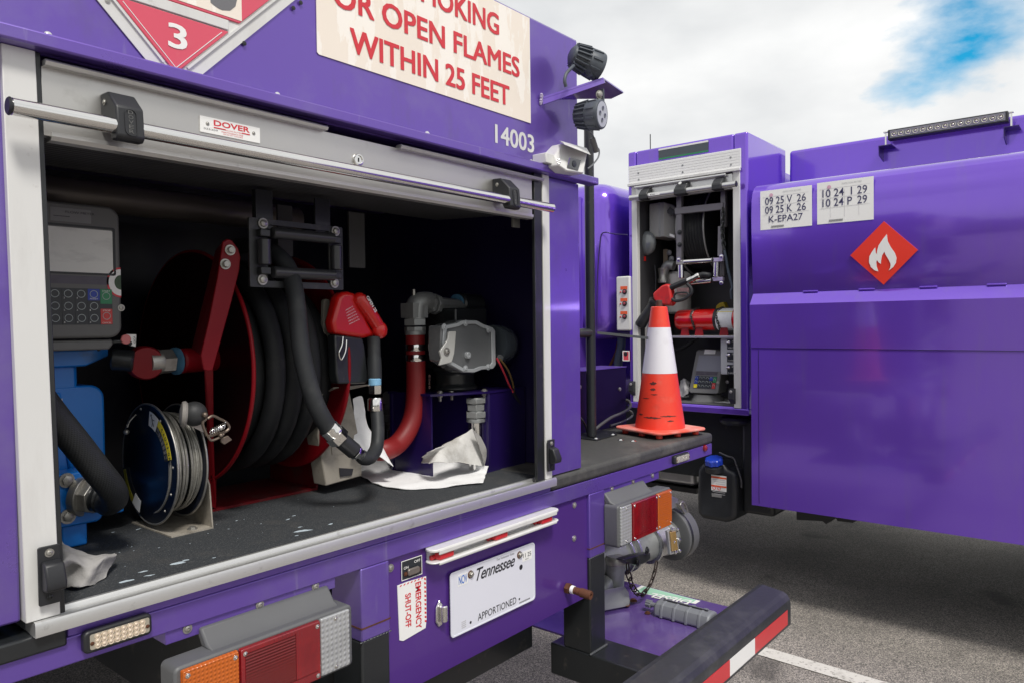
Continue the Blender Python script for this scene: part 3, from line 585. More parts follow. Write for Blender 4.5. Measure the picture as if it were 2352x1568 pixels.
b = B(); b.rod((1.186, 1.198, .874), (1.186, 1.198, .912), .0085, 24, .3); part('lamp_shade', b, chrome, pl_)
b = B(); b.slab(rxz(1.2105, 1.5275, .826, .978, 1.2015, .010), (0, .0012, 0)); pp = part('licence_plate', b, M('plate_white', (.70, .71, .78), .35, 0, .03, 6, coat=.2), lp)
b = B(); b.ring(rxz(1.2105, 1.5275, .826, .978, 1.2005, .010), rxz(1.2135, 1.5245, .829, .975, 1.2005, .009), (0, .0012, 0)); part('plate_rim', b, M('plate_white', (0, 0, 0)), pp)
txz('lettering', 'Tennessee', 1.300, 1.446, .936, .966, 1.2013, blackink, pp, bold=.012, shear=.45, space=.92)
txz('slogan', 'The Volunteer State', 1.374, 1.443, .966, .9715, 1.2013, greyink, pp)
txz('lettering', 'APPORTIONED', 1.303, 1.449, .838, .8555, 1.2013, blackink, pp)
b = B(); b.box(1.236, 1.270, 1.2010, 1.2014, .940, .967); ny = part('month_sticker', b, white, pp); txz('lettering', 'NOV', 1.2385, 1.2675, .9435, .9645, 1.2007, blueink, ny, bold=.01)
b = B(); b.box(1.4765, 1.515, 1.2010, 1.2014, .937, .963); ny = part('year_sticker', b, white, pp); txz('lettering', '11 25', 1.479, 1.511, .947, .958, 1.2007, blackink, ny); txz('small_print', 'PERMIT', 1.487, 1.502, .940, .943, 1.2007, greyink, ny)
b = B(); b.lathe((1.470, 1.2013, .9255), (0, -1, 0), [(.0068, 0), (.0001, .0003)]); b.lathe((1.462, 1.2013, .845), (0, -1, 0), [(.003, 0), (.0001, .0003)]); b.lathe((1.278, 1.2013, .843), (0, -1, 0), [(.0035, 0), (.0001, .0003)]); part('hole', b, blackink, pp)
b = B()
for r_ in range(4): b.box(1.247, 1.262, 1.2011, 1.2014, .838+r_*.0045, .8405+r_*.0045)
part('small_print', b, M('pale_grey_ink', (.5, .5, .52), .5), pp)
b = B()
for k in range(16): b.box(1.462+k*.0028, 1.4638+k*.0028, 1.2011, 1.2014, .833, .8365)
part('plate_code', b, greyink, pp)
for xx, zz in ((1.2815, .958), (1.466, .959)):
    bo = bolt(pp, (xx, 1.2015, zz), (0, -1, 0), .0055, steel, 'bolt', h=.9)
    b = B(); b.lathe((xx-.002, 1.2012, zz), (0, -1, 0), [(.0095, 0), (.009, .0012)], 20); part('rust_washer', b, rust, pp)
# three-lamp bar
b = B(); z0, z1 = 1.018, 1.055
b.box(1.145, 1.598, 1.199, 1.2094, z0+.002, z1-.002); mb = part('identification_bar', b, whitep, lp)
b = B()
for zz, hh in ((z1-.014, .014), (z0, .0085)):
    b.slab(rrect((1.132, 1.172, zz+hh*.5), (1, 0, 0), (0, 1, 0), .475, .037, .017), (0, 0, hh*.5))
    b.slab([(1.15, 1.172, zz), (1.15, 1.1712, zz+hh*.8), (1.15, 1.1765, zz+hh), (1.15, 1.1765, zz)], (.44, 0, 0))
part('housing', b, whitep, mb, bev=.002)
for xc in (1.178, 1.368, 1.553):
    b = B(); b.slab(rrect((xc-.036, 1.190, z0+.009), (1, 0, 0), (0, 0, 1), .072, .010, .003), (0, .01, 0)); b.slab([(xc-.026, 1.192, z0+.009), (xc-.022, 1.176, z0+.009), (xc+.022, 1.176, z0+.009), (xc+.026, 1.192, z0+.009)], (0, 0, .0165)); part('red_lamp', b, M('red_lamp_plastic', (.55, .02, .03), .3, 0, .15, 20, coat=.4), mb, bev=.003)
# rusty pipe stub
b = B(); s0 = V((1.680, 1.209, .811)); d = (V((1.684, 1.14, .806))-s0).normalized()
b.lathe(s0, d, [(.015, 0), (.015, .012)], 6); b.lathe(s0, d, [(.010, .012), (.010, .030), (.009, .032), (.0105, .034), (.0105, .046), (.0125, .048), (.0125, .078), (.0115, .080), (.0055, .080), (.0050, .068), (.0001, .068)], 20); part('pipe_stub', b, rust, lp)
b = B(); b.lathe(s0, d, [(.0112, .016), (.0116, .020), (.0112, .026)]); part('thread_tape', b, white, lp)
# stuff below the beam behind the panel
b = B(); b.rod((1.70, 1.5, .80), (1.70, 1.72, .72), .035); b.box(.2, 1.7, 1.35, 1.5, .60, .8); part('hitch_frame', b, blackm, T)

# ================================================================= INSIDE THE CABINET
b = B(); b.rod((.363, 1.72, 1.838), (1.17, 1.72, 1.836), .034, 32, .02); part('vent_pipe', b, M('grimy_pipe', (.12, .105, .095), .38, .4, .25, 9, .1, 40, 0, [((.14, .10, .07), 12, .58, .8, .5)]), T)
b = B(); b.beam((1.21, 1.52, 1.84), (1.21, 1.52, 1.70), (.05, 0, 0), (0, .006, 0)); part('hanger_strap', b, M('grey_strap', (.05, .05, .048), .6), T)
b = B(); b.beam((1.02, 1.55, 1.84), (1.02, 1.55, 1.72), (.04, 0, 0), (0, .006, 0)); part('hanger_strap', b, M('grey_strap', (.05, .05, .048), .6), T)
b = B(); b.box(1.50, 1.53, 1.24, 1.245, 1.805, 1.83); part('small_bracket', b, steel, T)
FZ = 1.1352
# ---- meter register on the blue meter
mtr = thing('meter_register', (.53, 1.58, 1.50), 'grey electronic meter register with screen and keypad behind the left door post', 'meter')
my = 1.500
x0 = .385; x1 = .622
b = B(); b.slab(rrect((x0, my, 1.534), (1, 0, 0), (0, 0, 1), x1-x0, .250, .022, 6), (.004, .10, .0)); hs = part('housing', b, greyc, mtr, bev=.005, seg=3)
b = B(); b.slab([(x0, my+.004, 1.512), (.600, my+.004, 1.512), (.609, my+.01, 1.520), (.609, my+.01, 1.531), (x0, my+.004, 1.531)], (0, .10, 0)); part('foot', b, greyc, mtr, bev=.004)
def mrect(a0, b0, a1, b1): 
    q = R4(Z3, a0, b0, a1, b1, y=my); return q
sx0, sx1, sz0, sz1 = mrect(360, 270, 948, 684)
b = B(); b.ring(rxz(sx0-.003, sx1+.004, sz0-.004, sz1+.004, my-.001, .004), rxz(sx0, sx1, sz0, sz1, my-.001, .003), (0, .003, 0)); part('bezel', b, blackp, mtr)
b = B(); b.slab(rxz(sx0, sx1-.001, sz0, sz1-.002, my-.0006, .003), (0, .002, 0)); part('screen', b, screen, mtr)
q = mrect(385, 690, 940, 778); b = B(); b.slab(rxz(*q, my-.0006, .001), (0, .002, 0)); bd = part('legend_strip', b, M('faded_violet_strip', (.085, .075, .10), .5, 0, .3, 60), mtr)
q = mrect(416, 122, 760, 268); b = B(); b.slab(rxz(*q, my-.0006, .001), (0, .002, 0)); lb = part('label_plate', b, M('grey_label', (.20, .20, .20), .5, 0, .1, 20), mtr)
b = B(); b.slab(rxz(q[0]+.005, q[0]+.032, q[2]+.010, q[3]-.016, my-.0009, .0005), (0, .001, 0)); part('black_box', b, blackink, lb)
txz('small_print', 'FLOW METER', q[0]+.025, q[0]+.075, q[3]-.009, q[3]-.005, my-.0009, blackink, lb)
kx0, kx1, kz0, kz1 = mrect(392, 798, 940, 1105)
b = B(); b.slab(rxz(kx0, kx1, kz0, kz1, my-.0008, .001), (0, .002, 0)); kp = part('keypad', b, darkk, mtr)
colw = (kx1-kx0)/5.05; rh = (kz1-kz0)/3
for i in range(5):
    for j in range(3):
        xa = kx0+.001+i*colw; zb = kz1-(j+1)*rh
        if i == 4:
            if j == 1: continue
            mt = green if j == 0 else redk; zz0, zz1 = (zb-rh*.28, zb+rh) if j == 0 else (zb, zb+rh*1.35)
        else: mt = bluek if (i == 3 and j == 0) else darkk; zz0, zz1 = zb, zb+rh
        b = B(); b.slab(rxz(xa+.0005, xa+colw-.0006, zz0+.0005, zz1-.0006, my-.0014, .0008), (0, .001, 0)); ky = part('key', b, mt, kp)
        b = B(); b.circ((xa+colw*.5, my-.0016, (zz0+zz1)/2+.001), (0, 1, 0), colw*.30, .0006, 24, 6); part('ring_mark', b, M('pale_ring', (.45, .5, .5), .5), ky)
        if i == 4: txz('lettering', 'START' if j == 0 else 'STOP', xa+.004, xa+colw-.004, zz1-.0055, zz1-.0025, my-.0016, white, ky)
        if i == 4 and j == 2: txz('lettering', 'CANCEL', xa+.003, xa+colw-.003, zz0+.0018, zz0+.0045, my-.0016, white, ky)
        if i == 3 and j == 0: txz('lettering', 'PRESET', xa+.004, xa+colw-.004, zz0+.002, zz0+.0045, my-.0016, white, ky)
        if i < 4 and not (i == 3 and j == 0):
            n_ = {(0, 0): '1', (1, 0): '2', (2, 0): '3', (0, 1): '4', (1, 1): '5', (2, 1): '6', (3, 1): '.', (0, 2): '7', (1, 2): '8', (2, 2): '9', (3, 2): '0'}[(i, j)]
            txz('lettering', n_, xa+.003, xa+.0048, zz0+.003, zz0+.006, my-.0016, white, ky)
p = P(*Z3(1010, 967), y=my); bolt(hs, (p.x, my, p.z), (0, -1, 0), .0045, steel, 'screw', False)
for a, c in ((1050, 470), (1072, 938)):
    p = P(*Z3(a, c), y=my+.03); bolt(hs, (x1+.002, my+.04, p.z), (1, -.3, 0), .004, steel, 'screw', False)
c_ = V((x1-.0005, my-.0006, 1.640))
def halfdisc(r0, r1, dy): return [c_+V((-r0*math.sin(math.pi*k/20), dy, r1*math.cos(math.pi*k/20))) for k in range(21)]
b = B(); b.slab(halfdisc(.026, .029, 0), (0, .001, 0)); dc = part('round_seal_sticker', b, redink, mtr)
b = B(); b.slab(halfdisc(.0225, .0255, -.0004), (0, .0003, 0)); part('sticker_face', b, white, dc)
b = B(); b.slab(halfdisc(.012, .014, -.0008), (0, .0003, 0)); part('sticker_emblem', b, M('dark_emblem', (.04, .08, .04), .5, 0, .5, 200), dc)
# tag and cap hanging below
b = B(); p = P(*Z3(1100, 1235), y=my+.02); b.slab([p+V((-.010, 0, .012)), p+V((.009, 0, .011)), p+V((.007, 0, -.013)), p+V((-.005, 0, -.010))], (0, .001, 0)); tg = part('paper_tag', b, white, mtr)
txt('lettering', 'VOID', p+V((.003, -.0006, .008)), (0, 0, -.014), (.004, 0, 0), blackink, tg)
p = P(*Z3(1046, 1228), y=my+.015); b = B(); b.lathe(p, (0, -1, 0), [(.0095, 0), (.0095, .003), (.0085, .004), (.0001, .004)]); part('seal_button', b, M('pink_button', (.6, .18, .18), .5), mtr)
# ---- blue positive displacement meter
bm_ = thing('flow_meter', (.55, 1.70, FZ), 'blue cast flow meter standing under the grey register, bolted flange at its foot', 'meter')
def wy(a, c, y=1.6, z=Z4): return P(*z(a, c), y=y)
b = B()
fl = wy(415, 0); b.slab([(.42, 1.58, 1.512), (.628, 1.58, 1.511), (.628, 1.58, 1.497), (.585, 1.58, 1.479), (.49, 1.58, 1.479), (.42, 1.58, 1.495)], (0, .12, 0)); part('top_flange', b, blue, bm_, bev=.003)
b = B(); b.box(.508, .578, 1.60, 1.68, 1.43, 1.485); part('neck', b, blue, bm_, bev=.008)
zt = wy(600, 180).z; zb = wy(600, 800).z
b = B(); b.slab(rrect((.40, 1.6, 1.215), (1, 0, 0), (0, 0, 1), .226, 1.440-1.215, .028, 6), (0, .16, 0)); b.slab([(.535, 1.594, 1.43), (.545, 1.594, 1.43), (.573, 1.594, 1.22), (.563, 1.594, 1.22)], (0, .01, 0)); part('body', b, blue, bm_, bev=.008, seg=3)
b = B(); b.box(.40, .665, 1.592, 1.75, 1.200, 1.224).box(.40, .66, 1.60, 1.74, 1.172, 1.199); part('casting_ledge', b, blue, bm_, bev=.004)
p0, p1 = wy(480, 950, 1.52), wy(800, 1330, 1.52)
b = B(); b.slab(rrect((p0.x-.02, 1.53, p1.z-.006), (1, 0, 0), (0, 0, 1), .10, p0.z-p1.z+.004, .012), (0, .05, 0)); b.box(p0.x+.012, p1.x-.006, 1.545, 1.66, FZ+.001, p1.z); fg = part('outlet_flange', b, blue, bm_, bev=.004)
b = B(); dp0, dp1 = wy(478, 320, 1.598), wy(522, 385, 1.598); b.box(dp0.x, dp1.x, 1.5975, 1.5995, dp1.z, dp0.z); part('data_plate', b, alu, bm_)
for bx_ in (.455, .50, .60, .650):
    bolt(bm_, (bx_, 1.5915, 1.212), (0, -1, 0), .006, blue, 'bolt')
for a, c in ((555, 998), (565, 1300)):
    p = wy(a, c, 1.528); bolt(fg, (p.x, 1.529, p.z), (0, -1, 0), .0095, steel, 'bolt')
pc = wy(700, 1130, 1.53); ax = V((.55, -.75, -.12)).normalized()
b = B(); b.lathe(pc, ax, [(.036, -.012), (.038, 0), (.038, .004)], 24); b.lathe(pc, ax, [(.033, .003), (.033, .020), (.029, .022)], 6); part('hex_union', b, steel, bm_, bev=.001)
# ---- woven black hose
hs_ = thing('suction_hose', (.50, 1.50, 1.2), 'thick black woven hose curving down beside the left post to the blue meter', 'hose')
pth = [P(*Z4(300, 270), y=1.34), P(*Z4(440, 455), y=1.35), P(*Z4(600, 650), y=1.36), P(*Z4(720, 800), y=1.37), P(*Z4(830, 940), y=1.38), P(*Z4(930, 1065), y=1.40), P(*Z4(955, 1150), y=1.43), P(*Z4(900, 1190), y=1.47), pc+ax*.06]
b = B(); b.tube(pth, .0235, 20, 10, rf=lambda t: 1 if t < .75 else 1-.1*(t-.75)); part('hose', b, braid, hs_)
b = B(); b.rod(pc+ax*.02, pc+ax*.055, .025); b.lathe(pc+ax*.022, ax, [(.026, 0), (.023, .006), (.027, .010), (.023, .016), (.027, .020), (.024, .03)]); part('barbed_fitting', b, blackm, hs_)
# ---- grounding cable reel
gr = thing('grounding_reel', (.72, 1.55, FZ), 'dark blue grounding cable reel with yellow caution sticker and grey cable', 'cable reel')
gy, gz = 1.55, 1.273
dblue = M('dark_blue_reel_paint', (.003, .006, .017), .35, .0, .2, 12, .05, 40, .1, [((.08, .08, .09), 16, .62, .8, .5)])
b = B(); b.lathe((.6885, gy, gz), (1, 0, 0), [(.0001, -.004), (.085, -.004), (.100, -.001), (.120, 0), (.124, .0015), (.124, .004), (.119, .005), (.0001, .005)], 64); fd = part('side_disc', b, dblue, gr)
b = B(); b.circ((.6905, gy, gz), (1, 0, 0), .1235, .0022, 72, 8); part('rim', b, steel, fd)
b = B(); b.lathe((.752, gy, gz), (1, 0, 0), [(.0001, 0), (.117, 0), (.1175, .003), (.0001, .003)], 64); sd2 = part('side_disc', b, dblue, gr)
b = B(); b.circ((.7535, gy, gz), (1, 0, 0), .1172, .0022, 72, 8); part('rim', b, steel, sd2)
b = B(); b.cyl((.69, gy, gz), (.752, gy, gz), .085, seg=40); part('drum', b, blackm, gr)
b = B()
for k in range(15):
    xx = .6955+k*.0038; R = .099+random.uniform(-.003, .006); ti = random.uniform(-.09, .09) if k not in (4, 9) else random.choice((-.24, .2))
    b.circ((xx, gy, gz), V((1, ti, random.uniform(-.05, .05))), R, .0026, 56, 7)
part('cable', b, M('wire_cable', (.34, .33, .30), .42, .6, .3, 120, .3, 400), gr)
# caution sticker arc on the disc face
def arc(r0, r1, a0, a1, xx, n=12):
    o = [V((xx, gy-r1*math.cos(a0+(a1-a0)*k/n), gz+r1*math.sin(a0+(a1-a0)*k/n))) for k in range(n+1)]
    return o+[V((xx, gy-r0*math.cos(a0+(a1-a0)*k/n), gz+r0*math.sin(a0+(a1-a0)*k/n))) for k in range(n, -1, -1)]
D2 = math.radians
b = B(); b.slab(arc(.082, .114, D2(10), D2(80), .6840), (-.0004, 0, 0)); cs = part('caution_sticker', b, blackink, gr)
b = B(); b.slab(arc(.083, .113, D2(58), D2(79), .6836), (-.0004, 0, 0)); part('pictogram_panel', b, white, cs)
b = B(); b.slab(arc(.099, .113, D2(11), D2(57), .6836), (-.0004, 0, 0)); part('yellow_band', b, yellow, cs)
for k, ch in enumerate('CAUTION'):
    a = D2(47-k*5.6); rr = .1025; u_ = V((0, -math.sin(a)*1, -math.cos(a))); v_ = V((0, -math.cos(a), math.sin(a)))
    o = V((.6831, gy-rr*math.cos(a), gz+rr*math.sin(a))); txt('lettering', ch, o, u_*.0062 if ch != 'I' else u_*.002, v_*.008, blackink, cs, bold=.02)
b = B(); 
for k in range(7):
    for r_ in range(4):
        if random.random() < .85: b.slab(arc(.085+r_*.0033, .0862+r_*.0033, D2(13+k*6.3), D2(17.5+k*6.3), .6836, 3), (-.0003, 0, 0))
part('small_print', b, greyink, cs)
a = D2(68); o = V((.6831, gy-.098*math.cos(a), gz+.098*math.sin(a)))
b = B(); b.beam(o+V((0, .006, .009)), o+V((0, .002, -.004)), (0, .0025, 0), (.0004, 0, 0)); b.beam(o+V((0, .002, -.002)), o+V((0, .006, -.011)), (0, .0018, 0), (.0004, 0, 0)); b.beam(o+V((0, .002, -.002)), o+V((0, -.003, -.010)), (0, .0018, 0), (.0004, 0, 0)); b.beam(o+V((0, .005, .004)), o+V((0, -.006, .002)), (0, 0, .0015), (.0004, 0, 0)); b.lathe(o+V((0, .008, .012)), (-1, 0, 0), [(.0026, 0), (.0001, .0004)], 14); part('pictogram', b, blackink, cs)
b = B(); b.slab(arc(.082, .112, D2(190), D2(252), .6840), (-.0004, 0, 0)); cs2 = part('caution_sticker', b, blackink, gr)
b = B(); b.slab(arc(.084, .111, D2(232), D2(251), .6836), (-.0004, 0, 0)); part('pictogram_panel', b, white, cs2)
b = B(); b.slab(arc(.099, .111, D2(192), D2(231), .6836), (-.0004, 0, 0)); part('yellow_band', b, M('grimy_yellow', (.3, .27, .02), .5), cs2)
for a in (100, 55, 3, -25, -48, 140): bolt(fd, (.6845, gy-.118*math.cos(D2(a))*.97, gz+.118*math.sin(D2(a))*.97), (-1, 0, 0), .0022, steel, 'rivet', False)
b = B(); b.slab([(.775, 1.46, FZ), (.775, 1.64, FZ), (.775, 1.60, gz), (.775, 1.50, gz), (.775, 1.470, 1.225)], (.003, 0, 0)); b.box(.69, .778, 1.46, 1.64, FZ, FZ+.003); bkt = part('foot_bracket', b, beige, gr)
bolt(bkt, (.742, 1.478, FZ+.003), (0, 0, 1), .007, steel, 'bolt')
b = B(); b.cyl((.755, gy, gz), (.775, gy, gz), .02); part('axle', b, steel, gr)
b = B(); pz = P(*ZL(90, 400), y=1.60); b.tube([P(*ZL(175, 240), y=1.60), P(*ZL(110, 310), y=1.6), P(*ZL(80, 380), y=1.6)], .0015); b.ball(P(*ZL(70, 430), y=1.6), .006); part('release_cord', b, steel, gr)
# stopper ball + clamp
gc = thing('grounding_clamp', (.80, 1.42, 1.36), 'rusty spring grounding clamp with black rubber stop ball resting on the cable reel', 'clamp')
cb = P(*ZL(808, 232), y=1.425); b = B(); b.ball(cb, .0245, seg=28); part('stop_ball', b, M('rubber_ball', (.03, .031, .033), .55, 0, .2, 20, .05, 60), gc)
b = B(); b.lathe(cb+V((-.012, .006, .0)), (-1, .4, .1), [(.0225, 0), (.026, .004), (.024, .010), (.012, .013)]); part('collar', b, M('worn_collar', (.30, .28, .26), .6), gc)
cl = M('corroded_brass', (.19, .15, .12), .45, .7, .3, 40, .3, 90)
def q_(a, c, y=1.405): return P(*ZL(a, c), y=y)
b = B(); b.tube([q_(905, 240), q_(940, 280), q_(900, 330), q_(925, 420), q_(960, 475), q_(1060, 450), q_(1150, 425), q_(1190, 380), q_(1155, 325), q_(1080, 285), q_(1010, 255), q_(955, 285)], .0030, 8, 4); b.tube([q_(960, 480, 1.40), q_(990, 520, 1.40), q_(1040, 510, 1.40), q_(1090, 485, 1.40), q_(1130, 450, 1.40)], .0026, 8, 4); part('jaw', b, cl, gc)
b = B()
sp_ = []
for k in range(64): 
    t = k/63; c = q_(985, 428, 1.401).lerp(q_(1140, 360, 1.401), t); a = k*math.pi*2/9; sp_.append(c+V((math.cos(a)*.002, -math.sin(a)*.006, math.cos(a)*.0065)))
b.tube(sp_, .0012, 8, 2); part('spring', b, chrome, gc)
b = B(); b.ball(q_(925, 245, 1.398), .006, seg=12); b.ball(q_(1100, 468, 1.398), .005, seg=12); b.slab([q_(1100, 500, 1.40), q_(1180, 470, 1.40), q_(1225, 515, 1.40), q_(1140, 570, 1.40), q_(1105, 545, 1.40)], (0, .006, 0)); part('jaw_tip', b, cl, gc, bev=.001)
b = B(); b.slab([q_(770, 365, 1.43), q_(885, 345, 1.43), q_(925, 435, 1.43), q_(900, 430, 1.43)], (0, .001, 0)); part('card_tag', b, M('dirty_card', (.5, .45, .42), .7), gc)

# ---- big hose reel
hr_ = thing('hose_reel', (.97, 1.66, FZ), 'large dark red hose reel wound with thick black fuel hose', 'hose reel')
ry, rz, RR = 1.665, 1.462, .265
redp_d = M('shaded_red_paint', (.012, .001, .002), .4, 0, .3, 5, .04, 20, 0, spec=.15)  # near-black red: shade on the reel's unlit left disc painted into the colour
for xx in (.842, 1.088):
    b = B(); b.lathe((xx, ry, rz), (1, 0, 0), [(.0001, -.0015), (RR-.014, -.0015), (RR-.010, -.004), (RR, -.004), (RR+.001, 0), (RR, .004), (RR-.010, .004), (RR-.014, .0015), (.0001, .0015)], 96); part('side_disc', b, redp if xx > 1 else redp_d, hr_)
    b = B(); b.circ((xx, ry, rz), (1, 0, 0), RR-.001, .0045, 110, 10); part('rim', b, redp, hr_)
b = B(); b.cyl((.845, ry, rz), (1.085, ry, rz), .10, seg=40); part('drum', b, redp, hr_)
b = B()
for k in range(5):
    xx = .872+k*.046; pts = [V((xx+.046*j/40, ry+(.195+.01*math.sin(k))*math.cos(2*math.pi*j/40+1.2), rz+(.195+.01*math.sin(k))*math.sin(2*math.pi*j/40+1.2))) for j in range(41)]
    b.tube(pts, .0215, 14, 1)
part('wound_hose', b, M('shaded_black_hose', (.013, .014, .016), .6, 0, .3, 26, .1, 80, 0, [((.06, .06, .055), 12, .55, .8, .4)], spec=.25), hr_)  # darker copy of the hose rubber, cabinet shade put into its colour
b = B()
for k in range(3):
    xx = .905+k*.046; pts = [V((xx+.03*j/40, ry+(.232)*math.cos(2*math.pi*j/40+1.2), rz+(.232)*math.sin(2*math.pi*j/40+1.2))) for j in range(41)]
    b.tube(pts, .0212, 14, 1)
part('wound_hose', b, MATS['shaded_black_hose'], hr_)
def a_(px, py, y=1.42): return P(px, py, y=y)
b = B(); b.slab([a_(512, 556), a_(522, 549), a_(533, 552), a_(548, 572), a_(553, 592), a_(550, 622), a_(533, 690), a_(503, 800), a_(489, 850), a_(478, 852), a_(468, 848), a_(462, 815), a_(480, 740), a_(500, 640)], (0, .006, 0)); arm = part('support_arm', b, redp, hr_, bev=.002)
b = B(); b.slab([a_(500, 640, 1.426), a_(512, 556, 1.426), a_(495, 575, 1.50), a_(440, 800, 1.50), a_(462, 815, 1.426)], (.002, .003, 0)); part('arm_web', b, redp, hr_)
for px, py in ((528, 575), (517, 607)):
    p = a_(px, py, 1.419); bolt(arm, p, (-.1, -1, 0), .0075, steel, 'bolt', h=1.1)
b = B(); b.slab([a_(470, 845, 1.47), a_(490, 845, 1.47), a_(491, 990, 1.53), a_(493, 1060, 1.575), a_(497, 1075, 1.58), a_(497, 1168, 1.59), a_(480, 1160, 1.59), a_(480, 1060, 1.575)], (0, .004, 0)); part('support_leg', b, redp, hr_, bev=.001)
b = B(); b.box(.80, 1.13, 1.592, 1.80, FZ, FZ+.006); b.slab([(1.125, 1.592, FZ+.006), (1.125, 1.592, 1.20), (1.125, 1.80, 1.20), (1.125, 1.80, FZ+.006)], (.006, 0, 0)); part('base_plate', b, M('scuffed_red_paint', (.12, .005, .008), .5, 0, .2, 12, .1, 50, 0, [((.07, .05, .045), 12, .5, .7, .7)], spec=.2), hr_)
# swivel at the left of the reel
sw_ = thing('swivel_joint', (.72, 1.55, 1.47), 'red capped swivel joint with blue thread sealant left of the hose reel', 'pipe fitting')
s0 = P(*Z3(1225, 1425), y=1.52); b = B(); b.lathe(s0, (-.25, -1, 0), [(.034, -.05), (.034, -.006), (.031, 0), (.0001, .001)], 32); part('cap', b, redp, sw_)
s1_ = P(*Z3(1310, 1415), y=1.535); b = B(); b.lathe(s1_, (1, .1, .01), [(.022, -.02), (.026, 0), (.026, .004)]); b.lathe(s1_, (1, .1, .01), [(.026, .004), (.026, .030)], 6); part('hex_nut', b, steel, sw_)
b = B(); b.lathe(s1_+V((.033, 0, 0)), (1, .1, .02), [(.023, 0), (.029, .003), (.025, .006), (.029, .009), (.022, .013)], 18); part('sealant', b, M('blue_sealant', (.06, .17, .28), .6, 0, .5, 60, .6, 90), sw_)
b = B(); b.rod(s1_+V((.045, 0, 0)), s1_+V((.16, .03, 0)), .026); part('inlet_pipe', b, redp, sw_)
b = B(); b.rod(s0+V((-.055, .03, .01)), s0+V((-.02, .01, .005)), .022); b.tube([s0+V((-.085, .02, .03)), s0+V((-.06, .0, .045)), s0+V((-.03, 0, .04))], .004); part('elbow', b, blackm, sw_)

# ---- roller fairlead
fr = thing('hose_guide', (.95, 1.42, 1.7), 'black four-roller hose guide frame with zinc corner bolts above the hose reel', 'hose guide')
fx0, fx1, fz0, fz1 = .838, 1.074, 1.638, 1.778
fy = 1.40
tl, tr_, br_, bl = P(*Z5(248, 172), y=fy), P(*Z5(1170, 268), y=fy), P(*Z5(1165, 885), y=fy), P(*Z5(252, 850), y=fy)
fx0, fx1, fz0, fz1 = (tl.x+bl.x)/2, (tr_.x+br_.x)/2, (bl.z+br_.z)/2, (tl.z+tr_.z)/2
def iz(a, c): return P(*Z5(a, c), y=fy)
i0 = iz(432, 262); i1 = iz(1030, 800)
b = B(); b.ring(rxz(fx0, fx1, fz0, fz1, fy, .003), rxz(i0.x-.002, i1.x+.002, i1.z-.004, i0.z+.004, fy, .003), (0, .006, 0)); plate_ = part('plate', b, M('dusty_black_plate', (.032, .034, .038), .4, .1, .3, 14, .1, 60, 0, [((.16, .15, .13), 14, .52, .74, .55)]), fr, bev=.0008)
for a, c in ((380, 232), (1090, 308), (375, 782), (1080, 815)):
    p = P(*Z5(a, c), y=fy-.001); bolt(plate_, p, (0, -1, 0), .0078, steel, 'bolt')
rl = M('nylon_roller', (.035, .036, .04), .3, 0, .15, 8, .03, 30, .1)
p, q = iz(440, 330), iz(1040, 395); zz = (iz(740, 340).z); b = B(); b.rod((p.x, fy-.012, iz(460, 318).z-.002), (q.x, fy-.012, iz(460, 318).z-.002), .0125); part('roller', b, rl, fr)
zz = iz(900, 735).z; b = B(); b.rod((p.x, fy-.012, zz), (q.x, fy-.012, zz), .0125); part('roller', b, rl, fr)
for a in (368, 1072):
    pz_ = iz(a, 385 if a < 500 else 450); pq = iz(a, 640 if a < 500 else 690); b = B(); b.rod((pz_.x, fy-.010, pz_.z), (pz_.x, fy-.010, pq.z), .0135); part('roller', b, rl, fr)
    for zzz in (pz_.z+.012, pq.z-.012):
        b = B(); b.box(pz_.x-.012, pz_.x+.012, fy-.016, fy, zzz-.008, zzz+.008); part('bearing_block', b, blackm, fr, bev=.002)
b = B(); b.box(fx0+.02, fx0+.06, fy+.006, fy+.02, fz1-.03, 1.84); part('hanger', b, blackm, fr); b = B(); b.box(fx1-.07, fx1-.03, fy+.006, fy+.012, fz1-.03, 1.84); part('hanger', b, blackm, fr)

# ---- delivery hose out of the guide, down and up to the nozzle
dh = thing('fuel_hose', (1.0, 1.38, 1.5), 'black rubber fuel hose hanging from the roller guide with chrome couplings', 'hose')
hp = [V((.93, 1.60, 1.74)), V((.925, 1.50, 1.735)), P(640, 590, y=1.43), P(662, 618, y=1.405), P(675, 660, y=1.385), P(683, 720, y=1.37), P(690, 790, y=1.36), P(704, 860, y=1.35), P(726, 930, y=1.34), P(758, 988, y=1.335)]
b = B(); b.tube(hp, .0195, 18, 8); part('hose', b, rubber, dh)
c0, c1_, c2_, c3_ = P(752, 980, y=1.335), P(781, 1008, y=1.33), P(815, 1036, y=1.325), P(838, 1052, y=1.325)
b = B(); d = (c1_-c0); b.lathe(c0, d, [(.0215, 0), (.0225, .004), (.0215, .012), (.0225, .014), (.0215, d.length*.55)]); b.lathe(c0, d, [(.024, d.length*.55), (.024, d.length)], 6); part('ferrule', b, chrome, dh)
b = B(); b.rod(c1_, c2_, .0185); part('breakaway_coupling', b, blackp, dh)
b = B(); d = c3_-c2_; b.lathe(c2_, d, [(.017, 0), (.017, .006), (.014, .010), (.014, d.length)], 8); part('ferrule', b, chrome, dh)
h2 = [c3_, P(852, 1048, y=1.33), P(865, 1025, y=1.345), P(868, 985, y=1.36), P(865, 940, y=1.38)]
b = B(); b.tube([c2_.lerp(c3_, .6)]+h2, .0155, 16, 8); part('whip_hose', b, rubber, dh)
f0, f1 = P(862, 942, y=1.38), P(862, 905, y=1.38); b = B(); b.lathe(f0, f1-f0, [(.0175, 0), (.018, .004), (.018, .026), (.0155, .031)]); part('ferrule', b, chrome, dh)
